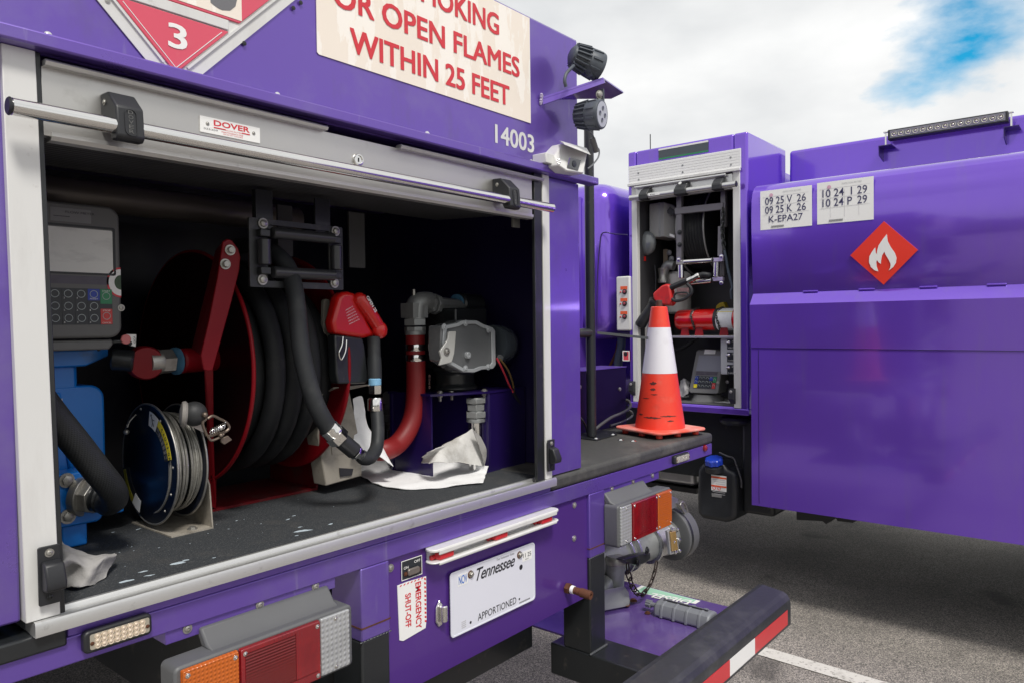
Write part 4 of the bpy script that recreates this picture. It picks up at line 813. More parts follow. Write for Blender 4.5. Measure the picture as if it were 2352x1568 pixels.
f2 = P(861, 872, y=1.38); b = B(); b.lathe(P(862, 903, y=1.38), Zv, [(.0155, 0), (.0165, .004), (.0165, .020), (.0145, .022)], 6); part('hex_nut', b, chrome, dh)
b = B(); b.rod(P(861, 885, y=1.38), P(861, 868, y=1.38), .0150); part('thread_sealant', b, M('pale_blue_sealant', (.2, .42, .62), .5, 0, .3, 60, .3, 90), dh)

# ---- nozzle in its holster
nz_ = thing('fuel_nozzle', (1.15, 1.42, 1.5), 'fuel nozzle with red plastic guard hung on the beige post, spout up', 'fuel nozzle')
ny_ = 1.40
def n_(a, c, y=ny_): return P(*Z5(a, c), y=y)
b = B(); b.slab([n_(1085, 1310), n_(1062, 1200), n_(1090, 1090), n_(1125, 950), n_(1170, 905), n_(1230, 897), n_(1290, 915), n_(1330, 960), n_(1420, 1200), n_(1500, 1340), n_(1360, 1355), n_(1200, 1330)], (0, .035, 0)); g1 = part('guard', b, redn, nz_, bev=.010, seg=3)
b = B(); p_, q2 = n_(1330, 975, ny_-.004), n_(1470, 1165, ny_-.004); b.tube([n_(1325, 965, ny_), p_.lerp(q2, .3), p_.lerp(q2, .75), n_(1525, 1270, ny_), n_(1530, 1300, ny_)], .0165, 20, 8); b.ball(n_(1525, 1275, ny_-.004), .0195, (1, .9, 1.1), 20); b.ball(n_(1325, 975, ny_), .0165); part('guard_barrel', b, redn, nz_)
b = B()
u_ = (n_(1475, 1100)-n_(1375, 930)).normalized(); v_ = V((-u_.z, 0, u_.x)); v_ = v_ if v_.z > 0 else -v_
txt('lettering', 'OPEN 25', n_(1392, 955, ny_-.0215), u_*.045, v_*.008, white, g1, bold=.02)
u_ = (n_(1330, 1200)-n_(1260, 1040)).normalized()
b.b.free()
for k in range(6):
    o = n_(1190+k*7, 1090+k*27, ny_-.0006)
    txt('small_print', 'WARNING DO NOT FILL', o, (n_(1265+k*13, 1048+k*25)-n_(1190+k*7, 1090+k*27)), (0, 0, .0030), white, g1)
b = B(); b.slab([n_(1085, 1320), n_(1360, 1350), n_(1380, 1420), n_(1420, 1750), n_(1395, 1795), n_(1120, 1800), n_(1100, 1700)], (0, .03, 0)); part('holster', b, blackm, nz_, bev=.004)
b = B(); b.tube([n_(1165, 1340, ny_-.012), n_(1155, 1420, ny_-.014), n_(1125, 1500, ny_-.014), n_(1150, 1560, ny_-.012), n_(1190, 1480, ny_-.012), n_(1200, 1370, ny_-.01)], .0025, 8, 5); part('trigger', b, chrome, nz_)
s0, s1_ = n_(1465, 1345), P(861, 870, y=1.385)
b = B(); b.lathe(s0, s1_-s0, [(.0155, 0), (.0155, (s1_-s0).length*.45), (.0170, (s1_-s0).length*.5), (.0170, (s1_-s0).length)], 24); part('inlet_barrel', b, rubber, nz_)
# ---- beige post
bp2 = thing('nozzle_post', (1.17, 1.55, FZ), 'dusty beige steel post carrying the red nozzle beside the hose reel', 'post')
def b6(a, c, y=1.47): return P(*Z6(a, c), y=y)
b = B(); b.slab([b6(135, 200), b6(150, 185), b6(185, 190), b6(208, 230), b6(205, 330), b6(195, 400), b6(220, 600), b6(225, 790), b6(140, 800), b6(130, 850), b6(135, 400)], (0, .012, 0)); part('upper_plate', b, beige, bp2, bev=.002)
b = B(); lo = [P(*Z6(135, 830), y=1.50), P(*Z6(310, 800), y=1.50), P(*Z6(345, 960), y=1.52), P(*Z6(405, 1230), y=1.56), P(*Z6(405, 1370), z=FZ+.001), P(*Z6(130, 1480), z=FZ+.001), P(*Z6(100, 1100), y=1.54)]
lo2 = [V((p.x, 1.50+.04*(k in (2, 3, 4, 5, 6)), p.z)) for k, p in enumerate(lo)]
b.slab([P(*Z6(a, c), y=1.52) for a, c in ((135, 830), (310, 800), (345, 960), (395, 1230), (400, 1400), (150, 1470), (95, 1120))], (0, .05, 0)); part('lower_channel', b, beige, bp2, bev=.003)
b = B(); b.slab([P(*Z6(a, c), y=1.505) for a, c in ((135, 830), (285, 815), (300, 960), (170, 985))], (0, .012, 0)); ck = part('clamp_block', b, beige, bp2, bev=.003)
for a, c in ((177, 893), (250, 887)): bolt(ck, P(*Z6(a, c), y=1.504), (0, -1, 0), .008, steel, 'bolt')
b = B(); b.slab([P(*Z6(135, 830), y=1.50), P(*Z6(200, 790), y=1.44), P(*Z6(445, 770), y=1.44), P(*Z6(310, 800), y=1.50)], (0, 0, -.003)); part('shelf_plate', b, beige, bp2)
b = B(); b.slab([P(*Z6(a, c), y=1.518) for a, c in ((190, 1200), (270, 1195), (275, 1245), (195, 1255))], (0, .002, 0)); part('rust_patch', b, beige, bp2)
b = B(); b.slab([P(*Z6(a, c), y=1.516) for a, c in ((245, 1345), (340, 1350), (330, 1395), (250, 1405))], (0, .002, 0)); part('dark_label', b, blackink, bp2)

# ---- red suction hose with elbow
rh_ = thing('red_fuel_hose', (1.30, 1.70, FZ), 'red rubber fuel hose with band clamps dropping from a grey elbow fitting', 'hose')
def c6(a, c, y=1.52): return P(*Z6(a, c), y=y)
b = B(); b.tube([c6(765, 430), c6(768, 600), c6(770, 760), c6(765, 900), c6(745, 1010), c6(700, 1110), c6(630, 1190), c6(540, 1225), c6(440, 1215, 1.58)], .0268, 22, 8); rhh = part('hose', b, redh, rh_)
for c in (518, 588):
    p = c6(768, c); b = B(); b.lathe(p-Zv*.009, Zv, [(.0276, 0), (.0284, .002), (.0284, .016), (.0276, .018)], 32); part('band_clamp', b, chrome, rh_)
for k, ch in enumerate('GOOD FUEL OIL'):
    if ch == ' ': continue
    p = c6(812+(k > 8)*2, 700+k*26, 1.52); txt('lettering', ch, V((p.x-.004, 1.4895, p.z)), (0, 0, -.0075), (.006, 0, 0), M('pale_print', (.5, .3, .28), .6), rhh)
p = c6(765, 432); b = B(); b.lathe(p, Zv, [(.029, 0), (.029, .01)]); b.lathe(p+Zv*.01, Zv, [(.030, 0), (.030, .012)], 8); b.lathe(p+Zv*.026, Zv, [(.033, 0), (.033, .018)], 6); part('union_nut', b, zinc, rh_, bev=.001)
e0 = c6(765, 340); b = B(); b.tube([e0, c6(765, 280), c6(772, 225), c6(810, 205), c6(860, 205, 1.53)], .0275, 20, 6); b.box(e0.x-.03, e0.x+.025, 1.495, 1.545, e0.z+.01, e0.z+.05); part('elbow', b, zinc, rh_, bev=.006)
p = c6(850, 215, 1.53); b = B(); b.lathe(p, (1, .1, -.04), [(.032, 0), (.032, .012), (.026, .014)], 6); b.lathe(p+V((.02, 0, -.002)), (1, .1, -.05), [(.030, 0), (.030, .016), (.022, .02), (.022, .14)], 8); part('coupling', b, zinc, rh_, bev=.001)
p = c6(1045, 215, 1.55); b = B(); b.lathe(p, (1, .1, 0), [(.026, 0), (.028, .004), (.026, .009)]); part('thread_sealant', b, MATS['blue_sealant'], rh_)
p = c6(1060, 220, 1.55); b = B(); b.rod(p, p+V((.09, 0, -.004)), .034); part('pipe_end', b, blackm, rh_)
p = c6(755, 160, 1.52); b = B(); b.rod(p-Zv*.02, p+Zv*.016, .005); part('bleed_pin', b, steel, rh_)
# ---- stacked fittings behind
for a, cs_, nm, yv in ((600, (820, 905, 970, 1030, 1080), 'threaded pipe union stack in the shadow behind the red hose', 1.85), (1183, (860, 900, 950, 1000, 1030), 'threaded pipe union stack under the clear pump motor', 1.42)):
    bs_ = P(*Z6(a, cs_[-1]), y=yv); t_ = thing('pipe_union', (bs_.x, yv, FZ), nm, 'pipe fitting')
    rr = .026 if a < 700 else .028
    zt = [P(*Z6(a, c), y=yv).z for c in cs_]
    for k in range(len(zt)-1):
        hh = zt[k]-zt[k+1]; b = B(); b.lathe((bs_.x, yv, zt[k+1]+hh*.08), Zv, [(rr*(1.1 if k % 2 == 0 else .96), 0), (rr*(1.1 if k % 2 == 0 else .96), hh*.8)], 6 if k != 3 else 20); b.cyl((bs_.x, yv, zt[k+1]-.001), (bs_.x, yv, zt[k+1]+hh), rr*.8); part('hex_nut', b, zinc, t_, bev=.001)
    b = B(); b.cyl((bs_.x, yv, FZ), (bs_.x, yv, zt[-1]), rr*.8); part('pipe', b, chrome, t_)
# ---- pedestal
pe = thing('pump_pedestal', (1.60, 1.5, FZ), 'dark purple steel pedestal under the clear pump motor at the right of the cabinet', 'stand')
pt = P(*Z6(1245, 820), y=1.385).z
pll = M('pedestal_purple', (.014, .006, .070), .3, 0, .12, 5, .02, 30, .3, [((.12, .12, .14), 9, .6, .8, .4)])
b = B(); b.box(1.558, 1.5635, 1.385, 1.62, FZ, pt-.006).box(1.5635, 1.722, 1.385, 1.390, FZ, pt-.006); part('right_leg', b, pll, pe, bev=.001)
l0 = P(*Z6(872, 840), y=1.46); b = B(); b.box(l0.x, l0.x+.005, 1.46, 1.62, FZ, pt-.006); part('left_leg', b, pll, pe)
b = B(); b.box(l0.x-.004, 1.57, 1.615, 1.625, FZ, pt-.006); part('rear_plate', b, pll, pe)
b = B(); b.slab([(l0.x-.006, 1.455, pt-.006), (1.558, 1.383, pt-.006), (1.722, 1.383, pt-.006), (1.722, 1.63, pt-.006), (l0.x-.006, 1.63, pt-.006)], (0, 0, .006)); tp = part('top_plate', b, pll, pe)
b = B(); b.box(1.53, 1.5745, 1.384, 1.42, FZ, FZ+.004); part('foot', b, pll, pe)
for a, c in ((935, 800), (1015, 805), (1240, 805)):
    p = P(*Z6(a, c), y=1.47 if a < 1200 else 1.40); bolt(tp, (p.x, p.y, pt), (0, 0, 1), .0065, steel, 'bolt'); b = B(); b.lathe((p.x, p.y, pt-.006), (0, 0, -1), [(.008, 0), (.008, .006), (.0045, .006), (.0045, .018)], 6); part('nut', b, steel, tp)
# ---- clear motor/actuator
mo = thing('pump_motor', (1.5, 1.45, 1.36), 'smoky clear motor housing with bolted cover and lever on the purple pedestal', 'motor')
yq = 1.40
def m6(a, c, y=yq): return P(*Z6(a, c), y=y)
outl = [(945, 370), (1040, 350), (1080, 330), (1180, 330), (1225, 355), (1290, 378), (1310, 400), (1315, 640), (1295, 665), (1215, 672), (1165, 692), (1090, 690), (1050, 668), (1000, 640), (950, 610), (940, 520)]
b = B(); b.slab([m6(*p) for p in outl], (0, .05, 0)); hs2 = part('cover', b, clearp, mo, bev=.005, seg=3)
ctr = m6(1120, 510); b = B(); ol = [m6(*p)+V((0, -.001, 0)) for p in outl]; b.ring([p.lerp(ctr+V((0, -.001, 0)), .02) for p in ol], [p.lerp(ctr+V((0, -.001, 0)), .16) for p in ol], (0, -.005, 0)); part('cover_rim', b, M('clear_plastic_edge', (.40, .42, .44), .15, 0, .1, coat=.5), mo, bev=.002)
for a, c in ((962, 378), (1110, 352), (1268, 398), (1265, 650), (1110, 660)): bolt(hs2, m6(a, c, yq-.006), (0, -1, 0), .006, M('clear_plastic_edge', (0, 0, 0)), 'screw', False)
b = B(); b.lathe(m6(1120, 570, yq-.001), (0, -1, 0), [(.010, 0), (.009, .008), (.004, .009), (.0001, .006)]); part('boss', b, MATS['clear_plastic_edge'], mo)
lvm = M('translucent_lever', (.5, .5, .48), .3, 0, .15, 20, coat=.4)
b = B(); b.slab([m6(*p, yq-.012) for p in ((985, 410), (1035, 408), (1030, 480), (1022, 560), (1005, 620), (920, 640), (935, 590), (922, 545), (960, 490), (978, 460))], (0, -.007, 0)); lv = part('lever', b, lvm, mo, bev=.002)
bolt(lv, m6(980, 545, yq-.019), (0, -1, 0), .0075, steel, 'screw', False)
p = m6(1310, 500, 1.44); b = B(); b.lathe(p, (1, -.05, .0), [(.058, -.01), (.060, 0), (.058, .030), (.050, .052), (.035, .066), (.0001, .072)], 32); part('motor_can', b, M('smoked_dome', (.10, .12, .14), .12, 0, .15, 9, 0, 1, .8, trans=.25), mo)
b = B(); b.rod(m6(1350, 590, 1.40), m6(1335, 585, 1.42), .010); part('cable_gland', b, clearp, mo)
b = B(); b.tube([m6(1325, 590, 1.39), m6(1352, 640, 1.385), m6(1380, 700, 1.385), m6(1405, 760, 1.385), m6(1438, 825, 1.385)], .0028, 8); part('red_wire', b, M('red_wire', (.5, .03, .05), .5, 0, .4, 60), mo)
b = B(); b.tube([m6(1345, 595, 1.39), m6(1390, 650, 1.382), m6(1420, 710, 1.38), m6(1440, 780, 1.385), m6(1440, 825, 1.385)], .0028, 8); part('yellow_wire', b, M('taped_wire', (.16, .10, .03), .5, 0, .6, 70), mo)
b = B(); b.tube([m6(1438, 825, 1.385), m6(1480, 900, 1.39), m6(1530, 990, 1.40), m6(1560, 1040, 1.42)], .006, 10); part('conduit', b, blackp, mo)
b = B(); p = m6(1110, 740, 1.46); b.lathe((p.x, 1.50, pt), Zv, [(.065, 0), (.065, .012), (.055, .016), (.055, .05), (.065, .055), (.065, .07)], 40); b.box(p.x-.035, p.x+.10, 1.462, 1.60, pt+.06, pt+.235); part('pump_body', b, blackm, mo, bev=.006)

# ---- absorbent sheets
def cloth(name, rows, mat, lab, nz=.004, n=26, grp=None, solid=.0016, seed=1, floor=True):
    """smooth surface through rows of points, gently crumpled"""
    random.seed(seed)
    rows = [[V(p) for p in r] for r in rows]
    def cat(pts, t):
        m_ = len(pts)-1; s_ = min(int(t*m_), m_-1); f = t*m_-s_
        p0, p1, p2, p3 = pts[max(s_-1, 0)], pts[s_], pts[s_+1], pts[min(s_+2, m_)]
        return .5*((2*p1)+(p2-p0)*f+(2*p0-5*p1+4*p2-p3)*f*f+(3*p1-p0-3*p2+p3)*f**3)
    from mathutils import noise
    g = []
    for i in range(n+1):
        row = []
        cols = [cat(r, i/n) for r in rows]
        for j in range(n+1):
            p = cat(cols, j/n); o = V((noise.noise(p*22+V((seed, 0, 0))), noise.noise(p*22+V((0, seed, 5))), noise.noise(p*22+V((9, 0, seed)))))*nz+V((noise.noise(p*60), noise.noise(p*60+V((3, 3, 3))), noise.noise(p*60+V((7, 1, 3)))))*nz*.35
            p = p+o
            if floor: p.z = max(p.z, FZ+.002)
            row.append(p)
        g.append(row)
    b = B(); b.sheet(g); o = part(name, b, mat, None, solid=solid, sharp=60); tag(o, lab, 'cloth', grp); return o
def f6(a, c, y=None, z=None): return P(*Z6(a, c), y=y, z=z) if y else P(*Z6(a, c), z=z if z else FZ+.003)
G_ = 'absorbent cloths left in the cabinet'
cloth('absorbent_pad', [[f6(205, 1290, z=1.165), f6(330, 1370), f6(520, 1465), f6(700, 1490), f6(900, 1485), f6(1080, 1462), f6(1230, 1450)],
                        [f6(300, 1260, z=1.175), f6(430, 1310, z=1.160), f6(580, 1370), f6(730, 1385), f6(900, 1380), f6(1090, 1370), f6(1255, 1380, z=1.143)],
                        [f6(400, 1240, z=1.185), f6(500, 1260, z=1.170), f6(620, 1335, z=1.142), f6(740, 1320), f6(900, 1300, z=1.150), f6(1090, 1320, z=1.155), f6(1272, 1335, z=1.158)]], pad,
      'white absorbent pad with a black oil stain lying flat on the cabinet floor', .0035, 34, G_, seed=3)
cloth('absorbent_pad', [[f6(330, 1260, 1.50), f6(400, 1240, 1.49), f6(480, 1250, 1.48), f6(615, 1335, 1.47)],
                        [f6(345, 1050, 1.53), f6(410, 1100, 1.52), f6(500, 1140, 1.51), f6(570, 1260, 1.50)],
                        [f6(335, 870, 1.54), f6(405, 862, 1.54), f6(412, 1090, 1.53), f6(520, 1150, 1.52)]], pad,
      'white absorbent pad standing upright against the beige nozzle post', .003, 24, G_, seed=5, floor=False)
cloth('absorbent_pad', [[f6(760, 1310), f6(880, 1310, 1.39), f6(1080, 1310, 1.39), f6(1240, 1330, 1.385)],
                        [f6(860, 1235, 1.40), f6(960, 1210, 1.40), f6(1100, 1200, 1.40), f6(1215, 1210, 1.39)],
                        [f6(960, 1190, 1.42), f6(1040, 1150, 1.42), f6(1100, 1115, 1.41), f6(1155, 1072, 1.40)]], M('grey_smudged_felt', (.62, .61, .59), .95, 0, .1, 14, .6, 150, 0, [((.22, .2, .17), 10, .5, .7, .7)]),
      'smudged crumpled absorbent pad peaked against the purple pump pedestal', .0035, 36, G_, seed=8)
cloth('absorbent_pad', [[f6(1255, 1260, 1.377), f6(1250, 1200, 1.377), f6(1215, 1130, 1.38)],
                        [f6(1240, 1330, 1.372), f6(1215, 1230, 1.375), f6(1160, 1080, 1.38)]], padg,
      'grey fold of felt hanging behind the peaked pad at the pedestal', .003, 14, G_, seed=11)
def r7(a, c, z=FZ+.003): return P(*Z7(a, c), z=z)
cloth('folded_rag', [[r7(380, 560), r7(470, 560, 1.146), r7(560, 545, 1.143), r7(640, 530), r7(700, 500)],
                     [r7(380, 490, 1.160), r7(450, 470, 1.158), r7(560, 460, 1.162), r7(640, 440, 1.16), r7(745, 400, 1.15)],
                     [r7(380, 410, 1.185), r7(440, 380, 1.188), r7(560, 390, 1.175), r7(680, 370, 1.17), r7(755, 360, 1.158)],
                     [r7(385, 240, 1.19), r7(420, 255, 1.19), r7(480, 300, 1.18), r7(600, 355, 1.165), r7(740, 352, 1.155)]], padg,
      'grey soiled rag crumpled on the floor behind the left door stop', .007, 32, G_, seed=14)
random.seed(3)

# ================================================================= UNDER AND ON THE DECK OF THE NEAR TRUCK
b = B(); b.slab([(1.90, .98, .560), (2.445, .98, .560), (2.445, 1.75, .560), (1.90, 1.75, .560)], (0, 0, -.006)); lower = part('lower_tray', b, M('tray_purple_paint', (.16, .09, .36), .22, .35, .12, 3, .02, 20, .6, [((.35, .3, .45), 5, .5, .75, .4), ((.08, .06, .12), 4, .6, .8, .4)]), T)
dec = [P(*ZH(a, c), z=.5608) for a, c in ((510, 630), (680, 540), (1640, 790), (1560, 838))]
b = B(); b.slab(dec, (0, 0, .0006)); dk = part('fuel_label', b, white, lower)
cD = sum(dec, V((0, 0, 0)))/4; b = B(); b.slab([p.lerp(cD, .12)+V((0, 0, .0008)) for p in dec], (0, 0, .0005)); part('green_field', b, M('faded_green', (.35, .62, .46), .5, 0, .1, 20), dk)
u_ = dec[0]-dec[3]; v_ = dec[0]-dec[1]; o = dec[2]+V((0, 0, .0018)); txt('lettering', 'DIESEL', o+u_*.08+v_*.2, u_*.62, v_*.62, white, dk, bold=.03)
# grey ribbed lock box
g0 = P(*ZB(740, 1100), z=.562); gl = V((2.19, 1.035, .562)); 
bx = B(); ya, yb_ = 1.02, 1.235
prf = [(2.205, .562), (2.207, .588), (2.215, .602), (2.230, .608), (2.262, .608), (2.276, .602), (2.282, .588), (2.284, .562)]
bx.slab([(x_, 1.03, z_) for x_, z_ in prf], (0, .20, 0)); gbx = part('vent_box', bx, M('grey_cast_box', (.20, .21, .23), .5, .1, .1, 12, .1, 80, 0, [((.08, .08, .09), 14, .6, .8, .5)]), T, bev=.008, seg=3)
for k in range(4):
    b = B(); yy = 1.06+k*.045; b.slab([(x_+(-.002 if x_ < 2.24 else .002), yy, z_+(.002 if z_ > .59 else 0)) for x_, z_ in prf], (0, .010, 0)); part('rib', b, MATS['grey_cast_box'], gbx, bev=.002)
b = B(); b.box(2.243, 2.251, 1.05, 1.21, .6095, .6110); part('slot', b, blackink, gbx)
b = B(); b.rod((2.235, 1.235, .588), (2.235, 1.262, .588), .008)
for k in range(8): b.rod((2.235+.010*math.cos(k*.785), 1.252, .588+.010*math.sin(k*.785)), (2.235+.010*math.cos(k*.785), 1.270, .588+.010*math.sin(k*.785)), .004, 8)
part('knob', b, M('grey_cast_box', (0, 0, 0)), gbx)
bolt(gbx, (2.215, 1.255, .562), (0, 0, 1), .007, rust, 'bolt')
# elbow foot and pipe
ef = B(); bp0 = P(*ZH(230, 820), z=.575); ef.slab([P(*ZH(90, 850), z=.562), P(*ZH(380, 890), z=.562), P(*ZH(480, 870), z=.562), P(*ZH(505, 800), z=.562), P(*ZH(300, 760), z=.562)], (0, 0, .006)); efo = part('pipe_foot', ef, greyl, T, bev=.002)
b = B(); b.slab([P(*ZH(300, 850), y=1.36), P(*ZH(480, 880), y=1.33), P(*ZH(500, 780), y=1.33), P(*ZH(470, 640), y=1.34), P(*ZH(420, 560), y=1.345), P(*ZH(370, 545), y=1.35), P(*ZH(310, 570), y=1.36), P(*ZH(290, 640), y=1.36)], (-.10, .05, 0)); part('pipe_saddle', b, zinc, efo, bev=.006, seg=3)
for a, c in ((545, 790), (430, 860)): bolt(efo, P(*ZH(a, c), z=.568), (0, 0, 1), .009, rust, 'bolt')
vy = 1.40
def vk(a, c, y=vy): return P(*ZK(a, c), y=y)
b = B(); t0, t1 = P(*ZH(260, 60), y=vy), P(*ZH(230, 600), y=vy); b.tube([t0, t0.lerp(t1, .5), t1], .034, 24, 4); pv = part('down_pipe', b, zinc, T)
b = B(); b.lathe(t0.lerp(t1, .12), Zv, [(.036, -.012), (.038, -.01), (.038, .008), (.036, .012)], 28); part('pipe_collar', b, steel, pv)
b = B(); p = P(*ZH(120, 600), y=1.42); b.rod(p+V((-.05, 0, .0)), p+V((.0, 0, .03)), .035); part('elbow', b, zinc, T)
# loading coupler
vx0 = vk(640, 1230); vc = P(*ZB(862, 490), y=1.42); R_ = .074
ctr0 = V((vc.x-.075, 1.40, vc.z+.018)); axv = V((1, -.16, .04)).normalized()
co_ = B(); co_.lathe(ctr0, axv, [(.060, -.56), (.062, -.50), (.066, -.44), (.066, -.36), (.060, -.34), (.060, -.24), (.066, -.22), (.066, -.10), (.060, -.06)], 40); cp = part('loading_coupler', co_, zinc, T)
for h_, r_ in ((-.37, .078), (-.33, .078), (-.21, .080)):
    b = B(); b.lathe(ctr0, axv, [(r_-.012, h_-.001), (r_, h_), (r_, h_+.008), (r_-.012, h_+.009)], 44); part('flange_ring', b, M('polished_flange', (.45, .46, .47), .25, .8, .1, 12), cp)
b = B(); b.lathe(ctr0, axv, [(.068, -.205), (.068, -.12), (.072, -.118), (.072, -.10)], 44); part('coupler_body', b, M('silver_casting', (.5, .5, .49), .4, .6, .1, 12, .1, 60), cp)
b = B(); b.lathe(ctr0, axv, [(.095, -.070), (.104, -.065), (.104, -.012), (.100, -.004), (.100, .002), (.082, .006), (.078, .000), (.0001, -.002)], 56); cap_ = part('dust_cap', b, greyl, cp, bev=.001)
b = B(); b.lathe(ctr0, axv, [(.1040, -.055), (.1055, -.053), (.1055, -.043), (.1040, -.041)], 56); part('cap_band', b, blackm, cap_)
b = B(); sp0 = P(*ZK(1325, 500), y=1.36); b.slab([P(*ZK(a, c), y=1.36) for a, c in ((1320, 510), (1350, 500), (1435, 540), (1425, 640), (1395, 660), (1325, 690))], (0, .06, 0)); part('square_housing', b, M('silver_casting', (0, 0, 0)), cp, bev=.003)
b = B(); b.slab([P(*ZK(a, c), y=1.318) for a, c in ((1283, 985), (1410, 945), (1450, 1290), (1325, 1320))], (0, .012, 0)); sg = part('sight_plate', b, M('silver_casting', (0, 0, 0)), cp, bev=.002)
b = B(); b.slab([P(*ZK(a, c), y=1.312) for a, c in ((1325, 1000), (1400, 985), (1435, 1250), (1350, 1275))], (0, .006, 0)); part('sight_glass', b, brass, sg, bev=.002)
for a, c in ((1335, 965), (1420, 965), (1445, 1110), (1370, 1140), (1395, 1285), (1452, 1265)): bolt(sg, P(*ZK(a, c), y=1.315), (0, -1, 0), .006, chrome, 'bolt', False)
for a, c in ((985, 1260), (860, 1425)): bolt(cp, P(*ZK(a, c), y=1.325), (.2, -1, 0), .010, blackm, 'bolt')
b = B(); b.slab([P(*ZK(a, c), y=1.33) for a, c in ((650, 1395), (700, 1370), (830, 1330), (1045, 1290), (1050, 1370), (990, 1430), (880, 1475), (760, 1460))], (0, .03, 0)); part('rear_flange', b, blackm, cp, bev=.004)
b = B()
lt = [P(*ZK(a, c), y=1.35) for a, c in ((1460, 620), (1500, 580), (1540, 640), (1585, 790), (1590, 850), (1570, 850), (1540, 790), (1500, 700))]
b.tube(lt, .0035, 8, 4, True); b.slab([P(*ZK(a, c), y=1.352) for a, c in ((1420, 600), (1500, 560), (1545, 660), (1470, 690))], (0, .012, 0)); part('cap_latch', b, steel, cap_, bev=.002)
# chain
ca = [P(*ZH(a, c), y=1.31) for a, c in ((450, 190), (450, 300), (490, 440), (540, 590), (610, 670), (690, 690), (770, 610), (840, 480), (890, 340), (925, 160))]
def chain(pts, n, r, wr, asp, mat, par, name='chain'):
    L_ = [0]
    for k in range(1, len(pts)): L_.append(L_[-1]+(pts[k]-pts[k-1]).length)
    tot = L_[-1]; b = B()
    def at(s):
        for k in range(1, len(pts)):
            if s <= L_[k]: return pts[k-1].lerp(pts[k], (s-L_[k-1])/(L_[k]-L_[k-1]))
        return pts[-1]
    for i in range(n):
        p, q = at(tot*i/n), at(tot*(i+1)/n); d = (q-p); l_ = d.length*.5+wr*1.8; d.normalize(); u = d.cross(Y).normalized(); v = d.cross(u)
        s_ = u if i % 2 == 0 else (v*.85+u*.5).normalized(); c = (p+q)/2; hw = r
        o = []
        for k in range(12):
            a = 2*math.pi*k/12; o.append(c+d*(math.copysign(max(l_-hw, 0), math.cos(a))*1+hw*math.cos(a))+s_*hw*math.sin(a))
        b.tube(o, wr, 7, 1, True)
    return part(name, b, mat, par)
chain(ca, 11, .0085, .0027, 1, M('rusty_chain', (.035, .024, .020), .6, .4, .5, 60, .3, 90), cp, 'cap_chain')

# pole with base plate, rail, strap, box and cables on the deck
b = B(); pz0 = P(1359, 1003, z=1.139); px_, py_ = pz0.x, pz0.y; b.rod((px_, py_, 1.14), (px_, py_, 2.27), .0175, 24, .2); pole = part('lamp_pole', b, blackm, T)
b = B(); b.rod((px_-.62, py_+.0, P(1345, 765, y=py_).z), (px_, py_, P(1345, 765, y=py_).z), .0165); part('cross_rail', b, blackm, pole)
b = B(); pl = [P(*ZJ(a, c), z=1.1375) for a, c in ((95, 1440), (320, 1468), (590, 1395), (560, 1350), (330, 1330), (95, 1330))]; b.slab(pl, (0, 0, .003)); pb_ = part('base_plate', b, blackm, pole)
for a, c in ((308, 1440), (530, 1388)): 
    p = P(*ZJ(a, c), z=1.1405); b = B(); b.lathe(p, Zv, [(.010, 0), (.010, .001), (.006, .004), (.0001, .005)], 18); part('bolt', b, chrome, pb_)
for a, c in ((637, 1460), (803, 1475)):
    p = P(*ZJ(a, c), z=1.1375); b = B(); b.lathe(p, Zv, [(.011, 0), (.011, .001), (.006, .004), (.0001, .005)], 18); part('deck_bolt', b, chrome, T)
b = B(); s0, s1_ = P(1372, 764, y=py_-.016), P(1525, 780, y=1.335); b.beam(s0, s1_, (0, .0015, 0), (0, 0, .0095)); part('rubber_strap', b, M('faded_strap', (.06, .065, .07), .6, 0, .2, 20), pole)
bb = B(); y0 = 1.575; xr = P(1438, 900, y=y0).x; zt_ = P(1400, 846, y=y0).z; bb.box(1.95, xr, y0, y0+.12, 1.1372, zt_); dbx = part('deck_locker', bb, M('locker_dark_purple', (.006, .003, .026), .4, 0, .1, 4, 0, 1, 0, spec=.25), T, bev=.0015)
b = B(); b.box(1.95, xr+.002, y0-.003, y0+.122, zt_, zt_+.003); part('lid', b, purple, dbx)
for a, c in ((622, 793), (100, 765)): 
    p = P(*ZJ(a, c), y=y0); b = B(); b.lathe(p, (0, -1, 0), [(.008, 0), (.007, .004), (.0001, .006)], 16); part('rivet', b, zinc, dbx)
cgm = M('grey_cable', (.06, .06, .065), .45, 0, .2, 20)
b = B(); b.tube([P(*ZJ(a, c), y=yy) for a, c, yy in ((700, 935, 1.57), (740, 950, 1.56), (765, 1000, 1.55), (740, 1050, 1.545), (640, 1110, 1.54), (520, 1160, 1.53), (400, 1240, 1.52), (300, 1320, 1.52))], .006, 10); part('cable', b, cgm, T)
b = B(); b.tube([P(*ZJ(a, c), y=yy) for a, c, yy in ((745, 1070, 1.57), (785, 1100, 1.56), (780, 1150, 1.56), (700, 1200, 1.555), (600, 1240, 1.55), (500, 1270, 1.55))], .0045, 10); part('cable', b, cgm, T)
b = B(); b.tube([P(*ZJ(a, c), y=1.54) for a, c in ((95, 1150), (150, 1220), (190, 1300), (200, 1360))], .004, 10); part('cable', b, cgm, T)
